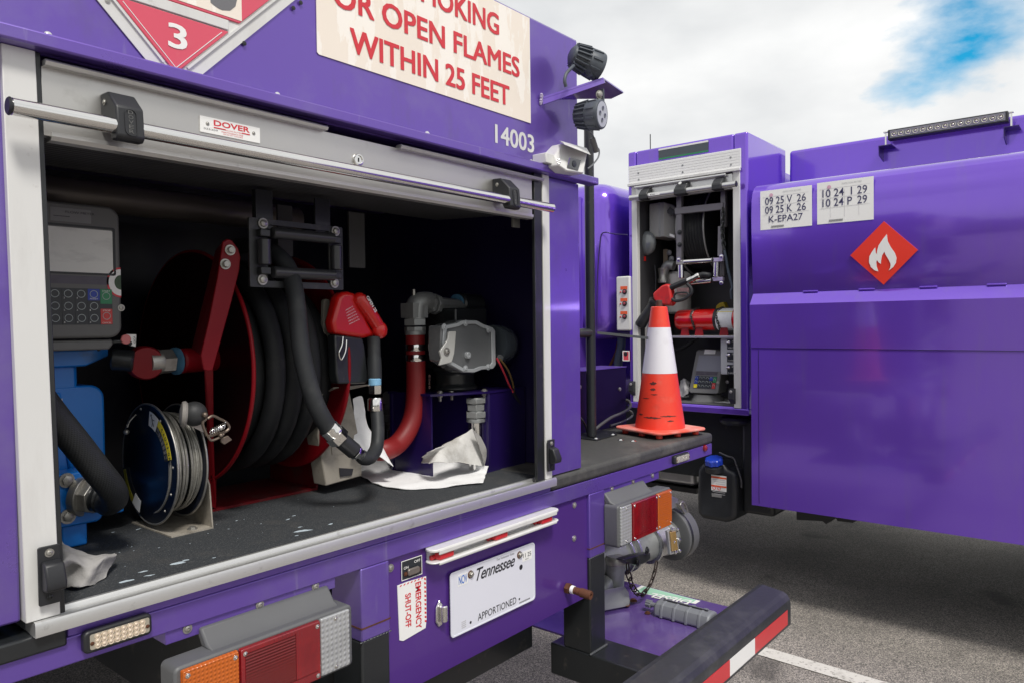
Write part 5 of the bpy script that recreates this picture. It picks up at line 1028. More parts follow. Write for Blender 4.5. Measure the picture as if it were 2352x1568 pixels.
# cone
def cone():
    bc = (P(1405, 985, z=1.160)+P(1628, 985, z=1.160))/2
    A, Bc, Cc = P(1406, 979, z=1.160), P(1519, 1000, z=1.160), P(1629, 983, z=1.160)
    top = P(1520, 706, y=0.0+((A+Cc)/2).y)
    c = (A+Cc)/2; t = thing('traffic_cone', (c.x, c.y, 1.137), 'orange traffic cone with white collar and scuffed foot, standing on the truck deck', 'traffic cone')
    e1 = (Bc-A); half = (Cc-A).length/2
    ang = math.atan2((Cc-A).y, (Cc-A).x)
    s = half*math.sqrt(2); b = B()
    u = V((math.cos(ang-math.pi/4), math.sin(ang-math.pi/4), 0)); v = V((-u.y, u.x, 0))
    b.slab(rrect(c-u*s/2-v*s/2+Zv*-.006, u, v, s, s, .035, 6), (0, 0, .009)); part('base', b, conbase, t, bev=.003)
    for i in (-1, 1):
        for j in (-1, 0, 1):
            p = c+u*i*s*.36+v*j*s*.36; b = B(); b.rod((p.x, p.y, 1.1375), (p.x, p.y, 1.1545), .012, 16); part('foot', b, conor, t)
    for j in (-1, 1):
        p = c+v*j*s*.36; b = B(); b.rod((p.x, p.y, 1.1375), (p.x, p.y, 1.1545), .012, 16); part('foot', b, conor, t)
    H0 = 1.163; zt = top.z; 
    mpp = (P(1458, 960, y=c.y)-P(1574, 960, y=c.y)).length
    # radii measured across the sight line
    def rad(a0, a1, yy):
        t_ = (V((c.x, c.y, 0))).dot(V((_F.x, _F.y, 0))); return (a1-a0)/2/FPX*t_
    r0, rt = rad(1460, 1574, 0), rad(1501, 1538, 0)
    def zz(py): return P(1516, py, y=c.y).z
    zs = [H0, zz(855), zz(752), zt]
    def rr(z): return r0+(rt-r0)*(z-H0)/(zt-H0)
    for k, (nm, mt) in enumerate((('lower_body', conor), ('reflective_collar', conwh), ('upper_body', conor))):
        b = B(); e = .0006 if nm == 'reflective_collar' else 0
        pr = [(rr(zs[k])+e, zs[k]-zs[0]), (rr(zs[k+1])+e, zs[k+1]-zs[0])]
        if k == 2: pr += [(rr(zs[3])-.003, zs[3]-zs[0]+.002), (.0001, zs[3]-zs[0]+.002)]
        b.lathe((c.x, c.y, zs[0]), Zv, pr, 56); part(nm, b, mt, t)
    sm_ = M('dark_scuff', (.09, .022, .016), .6, 0, .5, 60)
    random.seed(9)
    def smear(a0, a1, z_, h_):
        n_ = 14; up_ = []; dn_ = []
        for k in range(n_+1):
            a = a0+(a1-a0)*k/n_; e = math.sin(math.pi*k/n_)
            for lst, dz in ((up_, h_*e*random.uniform(.4, 1.2)+.0004), (dn_, -h_*e*random.uniform(.3, 1.1)-.0004)):
                z2 = z_+dz; R2 = rr(z2)+.0005; lst.append(V((c.x+R2*math.cos(a), c.y+R2*math.sin(a), z2)))
        b = B(); b.sheet([up_, dn_]); return part('scuff_mark', b, sm_, t)
    va = math.atan2(-c.y, -c.x)
    for da, db, z_, h_ in ((-.75, .05, 1.206, .004), (.0, .75, 1.212, .003), (-1.1, -.8, 1.215, .003), (-.55, -.15, 1.330, .007), (-.5, -.2, 1.308, .006), (-.45, -.1, 1.29, .002), (.3, .6, 1.195, .003), (-.9, -.5, 1.275, .0015)):
        smear(va+da, va+db, z_, h_)
    b = B(); b.lathe((c.x, c.y, zt+.0021), Zv, [(.0125*1.0, 0), (.0115, .022), (.0095, .024), (.008, .020), (.0001, .018)], 24); part('tip', b, M('dirty_brown_tip', (.07, .03, .02), .6, 0, .4, 60), t)
cone()

# ================================================================= FAR TRUCK
T2 = thing('tanker_truck', (4.6, 1.2, 0), 'glossy purple tanker truck with a red flame diamond and an open side locker', 'truck')
FX = 4.0
def f2(zf, a, c, x=FX): return P(*zf(a, c), x=x)
y0, y1, z0, z1 = 1.620, 2.380, 1.035, 2.600
by0, by1 = 1.700, 2.322; bz0, bz1 = 1.080, 2.392
b = B(); b.box(FX, FX+.6, y0, by0, z0, z1).box(FX, FX+.6, by1, y1, z0, z1).box(FX, FX+.6, by0, by1, bz1, z1).box(FX, FX+.6, by0, by1, z0, bz0-.004); lk2 = part('locker_body', b, purpleg, T2, bev=.012, seg=3)
b = B(); b.box(FX+.48, FX+.5, by0, by1, bz0, bz1).box(FX+.03, FX+.48, by0, by0+.004, bz0, bz1).box(FX+.03, FX+.48, by1-.004, by1, bz0, bz1); part('locker_lining', b, M('locker_lining_paint', (.045, .045, .05), .5, 0, .2, 6), T2)
b = B(); b.box(FX+.004, FX+.5, by0, by1, bz0-.004, bz0); part('locker_floor', b, M('locker_floor_grey', (.10, .10, .105), .5, 0, .2, 9), T2)
b = B(); b.box(FX-.010, FX+.5, y0-.004, y1+.004, z0-.004, z0+.03); part('bottom_rail', b, purpleg, T2, bev=.004)
for a0, a1 in ((1.662, 1.703), (2.316, 2.352)):
    b = B(); b.box(FX-.006, FX+.03, a0, a1, bz0-.012, 2.40); part('door_post', b, whitep, T2, bev=.002)
b = B()
pa = [(FX-.006, 2.300), (FX-.016, 2.300)]
for k in range(7):
    zb = 2.302+k*.0185; pa += [(FX-.016, zb+.002), (FX-.016, zb+.014), (FX-.012, zb+.016), (FX-.012, zb+.0175)]
zt2 = P(1575, 388, x=FX).z
pa = [(FX-.002, 2.402)]
n_ = 7; hh = (2.510-2.402)/n_
for k in range(n_): pa += [(FX-.014, 2.402+k*hh), (FX-.014, 2.402+(k+.75)*hh), (FX-.0125, 2.402+(k+.8)*hh), (FX-.0125, 2.402+(k+.97)*hh)]
pa += [(FX-.002, 2.510)]
b = B(); b.slab([(x_, 1.655, z_) for x_, z_ in pa], (0, .71, 0)); hd_ = part('header_panel', b, M('bright_white_panel', (.80, .80, .79), .45, 0, .03, 3), T2)
for a, c in ((265, 415), (268, 482), (709, 336), (711, 407), (1192, 257), (1196, 330)): bolt(hd_, f2(ZC, a, c, FX-.0145), (-1, 0, 0), .004, zinc, 'rivet', False, h=.4)
l0, l1 = f2(ZC, 160, 540, FX-.02), f2(ZC, 1285, 368, FX-.02); b = B(); b.box(FX-.028, FX-.004, l1.y, l0.y, 2.386, 2.402); part('gutter', b, whitep, hd_, bev=.002)
ns0, ns1 = f2(ZC, 470, 175), f2(ZC, 970, 78); nb = f2(ZC, 470, 285); b = B(); b.box(FX-.003, FX-.0005, ns1.y, ns0.y, nb.z, ns0.z); sgn = part('black_sign', b, M('sign_slate', (.06, .075, .09), .4, 0, .1, 8), T2)
b = B(); b.box(FX-.004, FX-.0030, ns1.y, ns0.y, ns0.z-.010, ns0.z); part('white_stripe', b, white, sgn)
b = B(); b.box(FX-.004, FX-.0030, ns1.y, ns0.y, nb.z, nb.z+.009); part('green_stripe', b, green, sgn)
txt('lettering', 'DIESEL FUEL', (FX-.0034, ns0.y-.02, nb.z-.018), (0, -(ns0.y-ns1.y-.04), 0), (0, 0, .010), green, sgn)
b = B(); b.rod((FX+.05, 2.25, 2.6), (FX+.05, 2.25, 2.70), .003); part('antenna', b, blackm, T2)
# roller door bar with clamps
b = B(); p, q = f2(ZC, 240, 550, FX-.02), f2(ZC, 1150, 408, FX-.02); b.box(FX-.012, FX+.02, by0+.003, by1-.003, 2.292, 2.378); rd = part('roller_door', b, alus, T2, bev=.003)
b = B(); b.rod((FX-.03, p.y+.005, 2.372), (FX-.03, q.y, 2.372), .008); part('upper_lip', b, alus, rd)
p, q = f2(ZC, 178, 672, FX-.05), f2(ZC, 1250, 520, FX-.05); zb_ = (p.z+q.z)/2
b = B(); b.rod((FX-.05, p.y, zb_), (FX-.05, q.y, zb_), .0165); part('handle_bar', b, alus, rd)
b = B(); b.rod((FX-.05, q.y-.002, zb_), (FX-.05, q.y+.004, zb_), .0172); part('end_cap', b, blackp, rd)
for a in (325, 695, 1065):
    y_ = f2(ZC, a, 580, FX-.05).y; wd = .075 if a == 695 else .058
    b = B(); b.slab([(FX-.012, y_-wd/2, 2.366), (FX-.045, y_-wd/2, 2.350), (FX-.075, y_-wd/2, zb_+.01), (FX-.075, y_-wd/2, zb_-.022), (FX-.03, y_-wd/2, zb_-.024), (FX-.012, y_-wd/2, zb_+.01)], (0, wd, 0)); ccx = part('handle_clamp', b, blackp, rd, bev=.006)
    if a == 695: b = B(); b.lathe((FX-.062, y_, zb_+.045), (-1, 0, .6), [(.010, 0), (.010, .003), (.0001, .003)], 20); part('lock', b, chrome, ccx)
y_ = f2(ZC, 470, 600).y; b = B(); b.box(FX-.0685, FX-.0665, y_-.04, y_+.03, zb_-.006, zb_+.006); nb_ = part('maker_label', b, white, rd); txt('lettering', 'KTO', (FX-.0687, y_+.02, zb_-.004), (0, -.03, 0), (0, 0, .008), blackink, nb_, bold=.02)
for y_, z_ in ((2.334, 1.105), (1.692, 1.09)):
    b = B(); b.slab([(FX-.006, y_, z_+.09), (FX-.035, y_, z_+.08), (FX-.04, y_, z_+.03), (FX-.02, y_, z_+.018), (FX-.006, y_, z_)], (0, .032, 0)); st = part('door_stop', b, blackp, T2, bev=.002); bolt(st, (FX-.036, y_+.016, z_+.072), (-1, 0, .2), .006, steel, 'screw', False)
# main side fairing
pf = [(3.900, .560), (3.900, 1.408), (3.897, 1.410), (3.885, 1.640), (3.888, 1.645), (3.935, 1.700), (3.932, 1.706), (3.915, 1.95), (3.912, 2.12), (3.918, 2.20), (3.932, 2.245), (3.956, 2.272), (3.99, 2.288), (4.05, 2.298), (4.579, 2.32), (4.579, 2.30), (3.96, .58)]
b = B(); yA, yB = 1.565, -3.2
b.frames([[V((x_, y_, z_)) for x_, z_ in pf] for y_ in (yA, 1.56, yB)]); fair = part('side_fairing', b, purpleg, T2, sharp=24)
b = B(); b.box(3.8985, 3.8999, yA-.042, yA-.040, .575, 1.40); part('seam', b, purpled, fair)
b = B(); b.box(3.8965, 3.8978, yB, yA-.003, 1.4075, 1.4105); part('seam', b, purpled, fair)
for k in range(7):
    y_ = 1.30-k*.27; b = B(); b.slab([(3.936, y_, 1.7005), (3.936, y_-.075, 1.7005), (3.926, y_-.075, 1.697), (3.926, y_, 1.697)], (0, 0, .008)); part('hinge_tab', b, purpleg, fair, bev=.002)
b = B(); tc_ = P(1812, 347, x=4.58); b.box(4.58, 6.4, -3.2, tc_.y, 1.9, tc_.z); part('tank', b, purpleg, T2, bev=.02, seg=4)
b = B(); b.box(4.61, 6.4, 1.75, 2.4, 1.1, 2.54); part('front_body', b, purpleg, T2, bev=.02)
b = B(); b.box(4.15, 6.3, -3.0, 2.6, .62, 1.02); part('chassis', b, blackm, T2)
b = B(); b.box(4.12, 6.3, -2.6, .1, .22, .62); part('underbody_shade_block', b, blackm, T2)  # unseen block added to deepen the shade on the ground under the tanker
for xx in (4.35, 6.1):
    b = B(); b.rod((xx-.15, -2.2, .5), (xx+.15, -2.2, .5), .5, 40); part('wheel', b, blackm, T2)
b = B(); b.slab([P(*ZG(a, c), x=4.15) for a, c in ((695, 520), (695, 592), (850, 600), (870, 618), (905, 600), (925, 575), (940, 600), (1030, 610), (1070, 590), (1100, 540))], (.1, 0, 0)); part('underbody_rail', b, blackm, T2)
b = B(); b.slab([P(*ZG(a, c), x=4.0) for a, c in ((455, 505), (525, 512), (525, 535), (480, 530))], (.1, 0, 0)); part('bracket', b, blackm, T2)
# registration papers
for (a, c), (a2, c2), lines in (((112, 670), (475, 908), (('09 25 V', '26'), ('09 25 K', '26'), ('K-EPA27', None))), ((510, 612), (907, 865), (('10 24  I', '29'), ('10 24 P', '29')))):
    X_ = 3.908
    p, q = P(*ZE(a, c), x=X_), P(*ZE(a2, c2), x=X_)
    ya, yb, za, zb2 = p.y, q.y, p.z, q.z
    b = B(); b.slab([(3.9125, ya, za), (3.9105, yb, za), (3.911, yb, zb2), (3.913, ya, zb2)], (-.0012, 0, 0)); pap = part('inspection_sticker', b, white, T2)
    hh = (za-zb2); wdt = ya-yb
    for k, (s1, s2) in enumerate(lines):
        zz = za-hh*(.37+.23*k)
        if s2 is None: txt('lettering', s1, (3.9095, ya-wdt*.17, zz), (0, -wdt*.66, 0), (0, 0, hh*.17), M('faded_navy_ink', (.06, .06, .13), .5), pap, bold=.008); continue
        txt('lettering', s1, (3.9095, ya-wdt*.1, zz), (0, -wdt*.53, 0), (0, 0, hh*.19), M('faded_navy_ink', (.05, .05, .12), .5), pap, bold=.008)
        txt('lettering', s2, (3.9092, ya-wdt*.72, zz), (0, -wdt*.17, 0), (0, 0, hh*.19), M('faded_navy_ink', (.05, .05, .12), .5), pap, bold=.008)
    b = B()
    for k in range(14): b.box(3.9090, 3.9096, ya-wdt*(.22+.018*k)-wdt*.010, ya-wdt*(.22+.018*k), zb2+hh*.04, zb2+hh*.09)
    part('bar_code', b, greyink, pap)
    b = B()
    for k in range(3): b.box(3.9092, 3.9098, yb+wdt*.06, ya-wdt*.05, za-hh*(.16+.23*k), za-hh*(.16+.23*k)+.0006)
    for k in range(1, 4): b.box(3.9092, 3.9098, ya-wdt*.25*k, ya-wdt*.25*k+.0006, zb2+hh*.14, za-hh*.22)
    part('ruled_lines', b, MATS['pale_grey_ink'], pap)
    txt('small_print', 'INSPECTION RECORD', (3.9092, ya-wdt*.45, za-hh*.10), (0, -wdt*.35, 0), (0, 0, hh*.04), MATS['pale_grey_ink'], pap)
    b = B(); b.lathe((3.9098, ya-wdt*.22, za-hh*.13), (-1, 0, 0), [(.010, 0), (.0001, .0004)], 20); part('round_stamp', b, M('pink_stamp', (.6, .35, .45), .5), pap)
# flame diamond
X_ = 3.9145
dd = [P(*ZE(a, c), x=X_) for a, c in ((983, 880), (1218, 1080), (975, 1322), (745, 1118))]
b = B(); b.slab([V((3.914 if k in (0,) else (3.920 if k != 2 else 3.929), p.y, p.z)) for k, p in enumerate(dd)], (-.010, 0, 0)); fd_ = part('flame_placard', b, M('orange_red_sheet', (.80, .045, .02), .3, 0, .05, 4, 0, 1, .4), T2)
fl = [(1004, 970), (975, 1005), (945, 1050), (935, 1085), (932, 1110), (925, 1100), (922, 1062), (900, 1090), (880, 1125), (877, 1165), (890, 1200), (915, 1222), (942, 1230), (930, 1195), (928, 1165), (933, 1150), (945, 1168), (960, 1178), (962, 1150), (968, 1120), (985, 1092), (992, 1110), (1018, 1155), (1028, 1180), (1025, 1205), (1013, 1224), (1045, 1200), (1065, 1170), (1070, 1135), (1058, 1100), (1030, 1060), (1010, 1020)]
b = B(); c3 = [P(*ZE(a, c), x=X_) for a, c in fl]; bm = b.b; vs = [bm.verts.new((3.9008+(2.02-p.z)*.05, p.y, p.z)) for p in c3]; f = bm.faces.new(vs); bmesh.ops.triangulate(bm, faces=[f]); part('flame', b, white, fd_, solid=.0008)
# light bar on the tank
X_ = 4.50
p, q = P(*ZE(1005, 240), x=X_), P(*ZE(1850, 180), x=X_); r_ = P(*ZE(1010, 310), x=X_)
b = B(); ta = P(*ZE(1005, 240), x=X_); tb = P(*ZE(1850, 98), x=X_); ba = P(*ZE(1010, 310), x=X_)
b.box(X_, X_+.05, tb.y, ta.y, ba.z, ta.z); lb_ = part('light_bar', b, blackp, T2, bev=.004)
b = B(); b.box(X_-.002, X_, tb.y+.012, ta.y-.012, ba.z+.009, ta.z-.007); part('lens', b, M('grey_bar_lens', (.18, .18, .2), .2, .2, .1, 9, coat=.6), lb_)
nled = 15; b = B()
for k in range(nled):
    yy = ta.y-.032-(ta.y-tb.y-.064)*k/(nled-1); zc = (ba.z+ta.z)/2+.001
    b.lathe((X_-.002, yy, zc), (-1, 0, 0), [(.0150, 0), (.0135, .003), (.0125, .0005), (.007, -.0004), (.004, .002), (.0001, .003)], 18)
part('led_array', b, ledc, lb_)
for y_ in (ta.y+.012, tb.y-.012):
    b = B(); b.box(X_+.01, X_+.016, y_-.004, y_+.004, ba.z-.03, ta.z-.005).box(X_, X_+.02, y_-.01, y_+.01, ta.z-.012, ta.z-.006); part('end_bracket', b, chrome, lb_)
    b = B(); b.slab([(X_-.02, y_-.035, ba.z-.028), (X_-.02, y_+.03, ba.z-.028), (4.579, y_+.03, ba.z-.028), (4.579, y_-.035, ba.z-.028)], (0, 0, -.004)); b.slab([(X_-.02, y_+.03, ba.z-.03), (4.579, y_+.03, ba.z-.03), (4.579, y_+.03, ba.z-.10), (X_-.015, y_+.03, ba.z-.08)], (0, -.004, 0)); part('mount', b, purpled, lb_)
# cab
b = B(); b.box(3.96, 6.3, 2.50, 4.6, 1.44, 2.46); cb2 = part('cab', b, purpleg, T2, bev=.16, seg=6)
b = B(); b.box(3.98, 6.3, 2.75, 4.6, .7, 1.50); part('cab_skirt', b, purpleg, T2, bev=.02)
b = B(); b.tube([P(1441, 540, x=3.955), P(1412, 538, x=3.955), P(1385, 535, x=3.955), P(1378, 560, x=3.955), P(1372, 640, x=3.955), P(1371, 760, x=3.955)], .004, 8, 3); part('door_seam', b, purpled, cb2)
b = B(); b.slab([(3.953, 2.70, 1.50), (3.953, 2.74, 1.50), (3.953, 2.74, 2.36), (3.953, 2.70, 2.36)], (.01, 0, 0)); part('side_panel', b, purpleg, cb2)
# control box by the locker
def cbx(a, c, x=3.98): return P(*ZI(a, c), x=x)
p, q = cbx(420, 920), cbx(528, 1440); b = B(); b.box(3.98, 4.08, q.y-.02, p.y, q.z, p.z-.004); ctl = part('control_box', b, whitep, T2, bev=.008)
for c in (1033, 1146, 1270):
    w0, w1 = cbx(463, c-14, 3.979), cbx(528, c+14, 3.979); b = B(); b.box(3.9785, 3.9798, w1.y, w0.y, w1.z, w0.z); part('orange_label', b, orangek, ctl)
    p = cbx(505, c+36, 3.979); b = B(); b.lathe(p, (-1, 0, 0), [(.016, 0), (.016, .006), (.012, .008), (.0001, .008)], 20); sb = part('push_button', b, blackp, ctl)
    b = B(); b.lathe(p+V((-.008, 0, 0)), (-1, 0, 0), [(.009, 0), (.008, .003), (.0001, .004)], 16); part('button_cap', b, M('dull_red_cap', (.32, .06, .08), .4), sb)
    p = cbx(464, c+40, 3.979); b = B(); b.lathe(p, (-1, 0, 0), [(.006, 0), (.004, .004), (.0001, .005)], 12); part('indicator', b, redk, ctl)
p, q = P(*ZJ(660, 292), x=3.99), P(*ZJ(730, 428), x=3.99); b = B(); b.box(3.99, 3.994, q.y-.012, p.y, q.z, p.z); fsx = part('fire_label', b, M('pinkish_red_label', (.7, .08, .1), .4), T2, bev=.001)
b = B(); b.ring(ryz(q.y-.012, p.y, q.z, p.z, 3.9892, .003), ryz(q.y-.006, p.y-.006, q.z+.006, p.z-.006, 3.9892, .003), (.0006, 0, 0)); part('label_border', b, white, fsx)
b = B(); b.lathe(((3.9893), (q.y+p.y)/2-.003, (q.z+p.z)/2+.012), (-1, 0, 0), [(.014, 0), (.0001, .0005)], 14); part('label_emblem', b, blackink, fsx)
b = B(); b.tube([P(*ZJ(a, c), x=4.2) for a, c in ((600, 180), (580, 300), (530, 420), (480, 520))], .010, 8); part('hydraulic_line', b, rust, T2)
b = B(); b.tube([P(*ZJ(a, c), x=4.15) for a, c in ((650, 130), (640, 260), (610, 400), (600, 520))], .028, 10); part('strut', b, M('blue_grey_strut', (.05, .07, .10), .5, 0, .3, 20), T2)
# def tank and white tank
X_ = 4.02
dj = M('black_moulded_tank', (.016, .018, .022), .4, 0, .2, 6, .06, 30, 0, [((.06, .065, .07), 5, .55, .8, .4), ((.2, .2, .2), 60, .76, .8, .6)])
def jj(a, c, x=X_): return P(*ZB(a, c), x=x)
o_ = [jj(*p) for p in ((965, 60), (1000, 20), (1140, 10), (1175, 60), (1245, 90), (1245, 300), (1240, 420), (1160, 440), (985, 410), (962, 370), (960, 260))]
b = B(); b.slab(o_, (.30, .0, 0)); jg = part('urea_tank', b, dj, T2, bev=.03, seg=4)
b = B(); b.box(X_+.08, X_+.5, P(1725, 1100, x=X_).y-.1, P(1690, 1100, x=X_).y, P(1690, 1195, x=X_).z+.03, 1.0); part('urea_tank_back', b, dj, jg, bev=.02)
p = jj(1075, 20, X_-.02); b = B(); b.lathe(p+V((.03, 0, -.045)), (-.25, 0, 1), [(.055, 0), (.055, .03), (.045, .035)], 28); part('filler_neck', b, dj, jg)
pr2 = B()
rg = []
for h_, k_ in ((0, 1), (.028, 1), (.036, .86), (.037, .02)):
    rg.append([(p+V((.02, 0, -.005)))+V((-.25, 0, .97))*h_+(V((.97, 0, .25))*math.cos(2*math.pi*j/48)+Y*math.sin(2*math.pi*j/48))*(.050*k_*(1+.06*math.cos(8*2*math.pi*j/48))) for j in range(48)])
pr2.frames(rg); part('blue_cap', pr2, bluecap, jg, bev=.0015)
p, q = jj(1065, 98, X_-.001), jj(1172, 222, X_-.001); b = B(); b.box(X_-.0025, X_-.0008, q.y, p.y, q.z, p.z); lj = part('tank_label', b, white, jg)
for zz in (p.z-.012, p.z-.062): b = B(); b.box(X_-.0032, X_-.0025, q.y, p.y, zz-.006, zz+.004); part('orange_stripe', b, orangek, lj)
b = B()
for r_ in range(8):
    if r_ != 3: b.box(X_-.0032, X_-.0026, q.y+.008, p.y-.008-(r_ % 3)*.01, p.z-.026-r_*.012, p.z-.0235-r_*.012)
part('small_print', b, MATS['pale_grey_ink'], lj)
b = B()
for k in range(2): b.circ((X_-.003, p.y-.018-k*.03, q.z+.016), (1, 0, 0), .009, .0016, 20, 6)
part('warning_mark', b, redink, lj)
p, q = jj(1068, 228, X_-.001), jj(1138, 262, X_-.001); b = B(); b.box(X_-.0025, X_-.0008, q.y, p.y, q.z, p.z); part('grey_label', b, MATS['grey_label'], jg)
b = B(); b.rod((X_+.10, P(*ZA(1650, 1160), x=X_).y, .96), (X_+.10, P(*ZA(1650, 1160), x=X_).y, 1.0), .09, 36); part('tank_lid', b, dj, jg)
b = B(); b.tube([P(*ZA(a, c), x=X_) for a, c in ((1560, 1215), (1640, 1250), (1700, 1270), (1730, 1340), (1775, 1480), (1780, 1560))], .005, 8); part('breather_line', b, cgm, jg)
p, q = P(*ZB(690, 60), x=4.35), P(*ZB(950, 190), x=4.35); b = B(); b.box(4.35, 4.8, q.y, p.y+.2, q.z, .95); wt = part('metal_fuel_tank', b, tank_g, T2, bev=.03, seg=4)
b = B(); b.box(4.33, 4.82, q.y-.02, p.y+.22, q.z-.035, q.z-.004); part('tank_cradle', b, blackm, wt)
for dy in (.0, .02, .04, .06): b = B(); b.box(4.344, 4.352, p.y-.02+dy, p.y-.012+dy, q.z+.02, .93); part('tank_rib', b, tank_g, wt, bev=.002)

# ================================================================= CONTENTS OF THE SIDE LOCKER
def L(zf, a, c, x=4.15): return P(*zf(a, c), x=x)
gm = M('white_grey_enclosure', (.36, .36, .35), .5, 0, .08, 8)
eb = thing('control_enclosure', (4.3, 2.15, 1.95), 'light grey electrical enclosure hung in the upper left of the side locker', 'electrical box')
p, q = L(ZC, 355, 720, 4.10), L(ZC, 512, 1050, 4.10); r_ = L(ZC, 630, 720, 4.10)
b = B(); b.box(4.12, 4.36, q.y, p.y, q.z, p.z); part('body', b, gm, eb, bev=.006)
b = B(); b.slab([L(ZC, 515, 708, 4.10), L(ZC, 632, 745, 4.16), L(ZC, 632, 1080, 4.16), L(ZC, 515, 1050, 4.10)], (.02, .004, 0)); dr = part('door', b, gm, eb, bev=.003)
b = B(); c_ = [L(ZC, a, c, 4.10) for a, c in ((545, 790), (575, 750), (620, 790), (618, 810), (590, 845), (550, 815))]; b.slab([p_+V((.01, 0, 0)) for p_ in c_], (.004, 0, 0)); part('black_patch', b, blackink, dr)
b = B(); b.slab([L(ZC, a, c, 4.11) for a, c in ((578, 1022), (628, 1040), (628, 1065), (578, 1048))], (.004, 0, 0)); part('maker_tag', b, white, dr)
b = B(); b.box(4.119, 4.122, L(ZC, 465, 0, 4.10).y, L(ZC, 445, 0, 4.10).y, q.z, p.z); part('seam', b, zinc, eb)
gb = thing('sight_gauge', (4.15, 2.24, 1.83), 'round clear glass gauge bulb with a small red seal at the locker wall', 'gauge')
p = L(ZC, 350, 1120, 4.10); b = B(); b.ball(p, .066, (.55, .95, 1.15), 28); part('glass_bulb', b, M('hazy_glass', (.22, .24, .25), .1, 0, .15, 9, 0, 1, .8, trans=.3), gb)
b = B(); b.lathe(p+V((0, .04, 0)), (0, 1, 0), [(.06, 0), (.066, .01), (.06, .02)], 32); part('rim', b, steel, gb)
b = B(); c_ = L(ZC, 308, 1277, 4.08); b.box(c_.x, c_.x+.01, c_.y-.018, c_.y+.018, c_.z-.014, c_.z+.014); part('red_seal', b, redn, gb)
fm = M('grey_frame_steel', (.20, .19, .21), .4, .3, .1, 9, .05, 40, 0, [((.08, .08, .08), 9, .6, .8, .4)])
hr2 = thing('locker_hose_reel', (4.35, 1.92, 1.9), 'black hose reel in a grey steel frame inside the side locker', 'hose reel')
def bar(z0_, a0, c0, z1_, a1, c1, wd, x=4.08, d=.03, nm='frame_bar', mt=fm):
    p_, q_2 = L(z0_, a0, c0, x), L(z1_, a1, c1, x); dd_ = (q_2-p_).normalized(); wv = dd_.cross(X).normalized()*wd
    b = B(); b.beam(p_, q_2, wv, X*d); return part(nm, b, mt, hr2, bev=.002)
bar(ZC, 683, 640, ZC, 683, 1300, .034); bar(ZC, 640, 800, ZC, 1125, 748, .040, 4.072); bar(ZC, 1125, 600, ZC, 1125, 960, .030); bar(ZC, 1100, 950, ZC, 1095, 1250, .030, 4.07); bar(ZC, 1112, 1310, ZC, 1112, 1450, .03, 4.10)
for c in (1010, 1135): bolt(hr2, L(ZC, 680, c, 4.06), (-1, 0, 0), .010, blackm, 'bolt')
rc_ = L(ZC, 900, 1010, 4.36); ya_, yb_ = L(ZC, 770, 1000, 4.30).y, L(ZC, 1040, 1000, 4.30).y
for y_ in (ya_, yb_):
    b = B(); b.circ((4.40, y_, rc_.z+.01), (0, 1, 0), .27, .006, 64, 8); rm = part('rim', b, M('rim_grey', (.35, .35, .34), .4, .4, .1), hr2); b = B(); b.lathe((4.40, y_, rc_.z+.01), (0, 1, 0), [(.0001, 0), (.268, 0), (.268, .003), (.0001, .003)], 48); part('side_disc', b, blackm, hr2)
b = B()
for k in range(9):
    y_ = yb_+.015+(ya_-yb_-.03)*k/8; b.circ((4.40, y_, rc_.z+.01), (0, 1, 0), .225, .0135, 48, 8)
part('wound_hose', b, rubber, hr2)
def ch(a): return L(ZC, a[0], a[1], 4.05)
chain([ch(a) for a in ((1115, 770), (1118, 850), (1112, 930), (1110, 1000), (1115, 1080), (1130, 1180))], 11, .009, .0035, 1, blackm, hr2, 'drive_chain')
b = B(); b.tube([L(ZC, a, c, 4.05) for a, c in ((1130, 1190), (1150, 1290), (1170, 1400), (1195, 1500), (1210, 1568))]+[L(ZD, 1110, 330, 4.05), L(ZD, 1118, 400, 4.06)], .008, 10); part('strap', b, M('blue_grey_strut', (0, 0, 0)), hr2)
gd2 = thing('locker_hose_guide', (4.05, 1.92, 1.65), 'chrome four-roller hose guide in the side locker above the fire extinguisher', 'hose guide')
for (a0, c0, a1, c1, r__) in ((720, 1308, 1010, 1290, .0155), (800, 1512, 1000, 1492, .0155)):
    b = B(); b.rod(L(ZC, a0, c0, 4.045), L(ZC, a1, c1, 4.045), r__); part('roller', b, chrome, gd2)
for (a0, c0, a1, c1) in ((692, 1335, 695, 1472), (1052, 1310, 1048, 1458)):
    b = B(); b.rod(L(ZC, a0, c0, 4.04), L(ZC, a1, c1, 4.04), .0185); part('roller', b, chrome, gd2)
for (a, c) in ((1062, 1285), (1062, 1480)):
    p = L(ZC, a, c, 4.03); b = B(); b.box(p.x, p.x+.03, p.y-.028, p.y+.034, p.z-.011, p.z+.011); part('corner_block', b, M('pale_violet_metal', (.50, .44, .62), .3, .5, .1), gd2, bev=.002)
for (a, c) in ((678, 1312),):
    p = L(ZC, a, c, 4.03); b = B(); b.box(p.x, p.x+.03, p.y-.028, p.y+.024, p.z-.012, p.z+.012); part('corner_block', b, steel, gd2, bev=.002)
for a, c in ((1100, 1252), (1100, 1515), (672, 1285)): bolt(gd2, L(ZC, a, c, 4.03), (-1, 0, 0), .009, chrome, 'bolt')
b = B(); p = L(ZC, 1015, 1290, 4.045); b.rod(p, p+V((0, -.012, 0)), .0175); p = L(ZC, 1008, 1492, 4.045); b.rod(p, p+V((0, -.012, 0)), .0175); part('roller_collar', b, blackp, gd2)
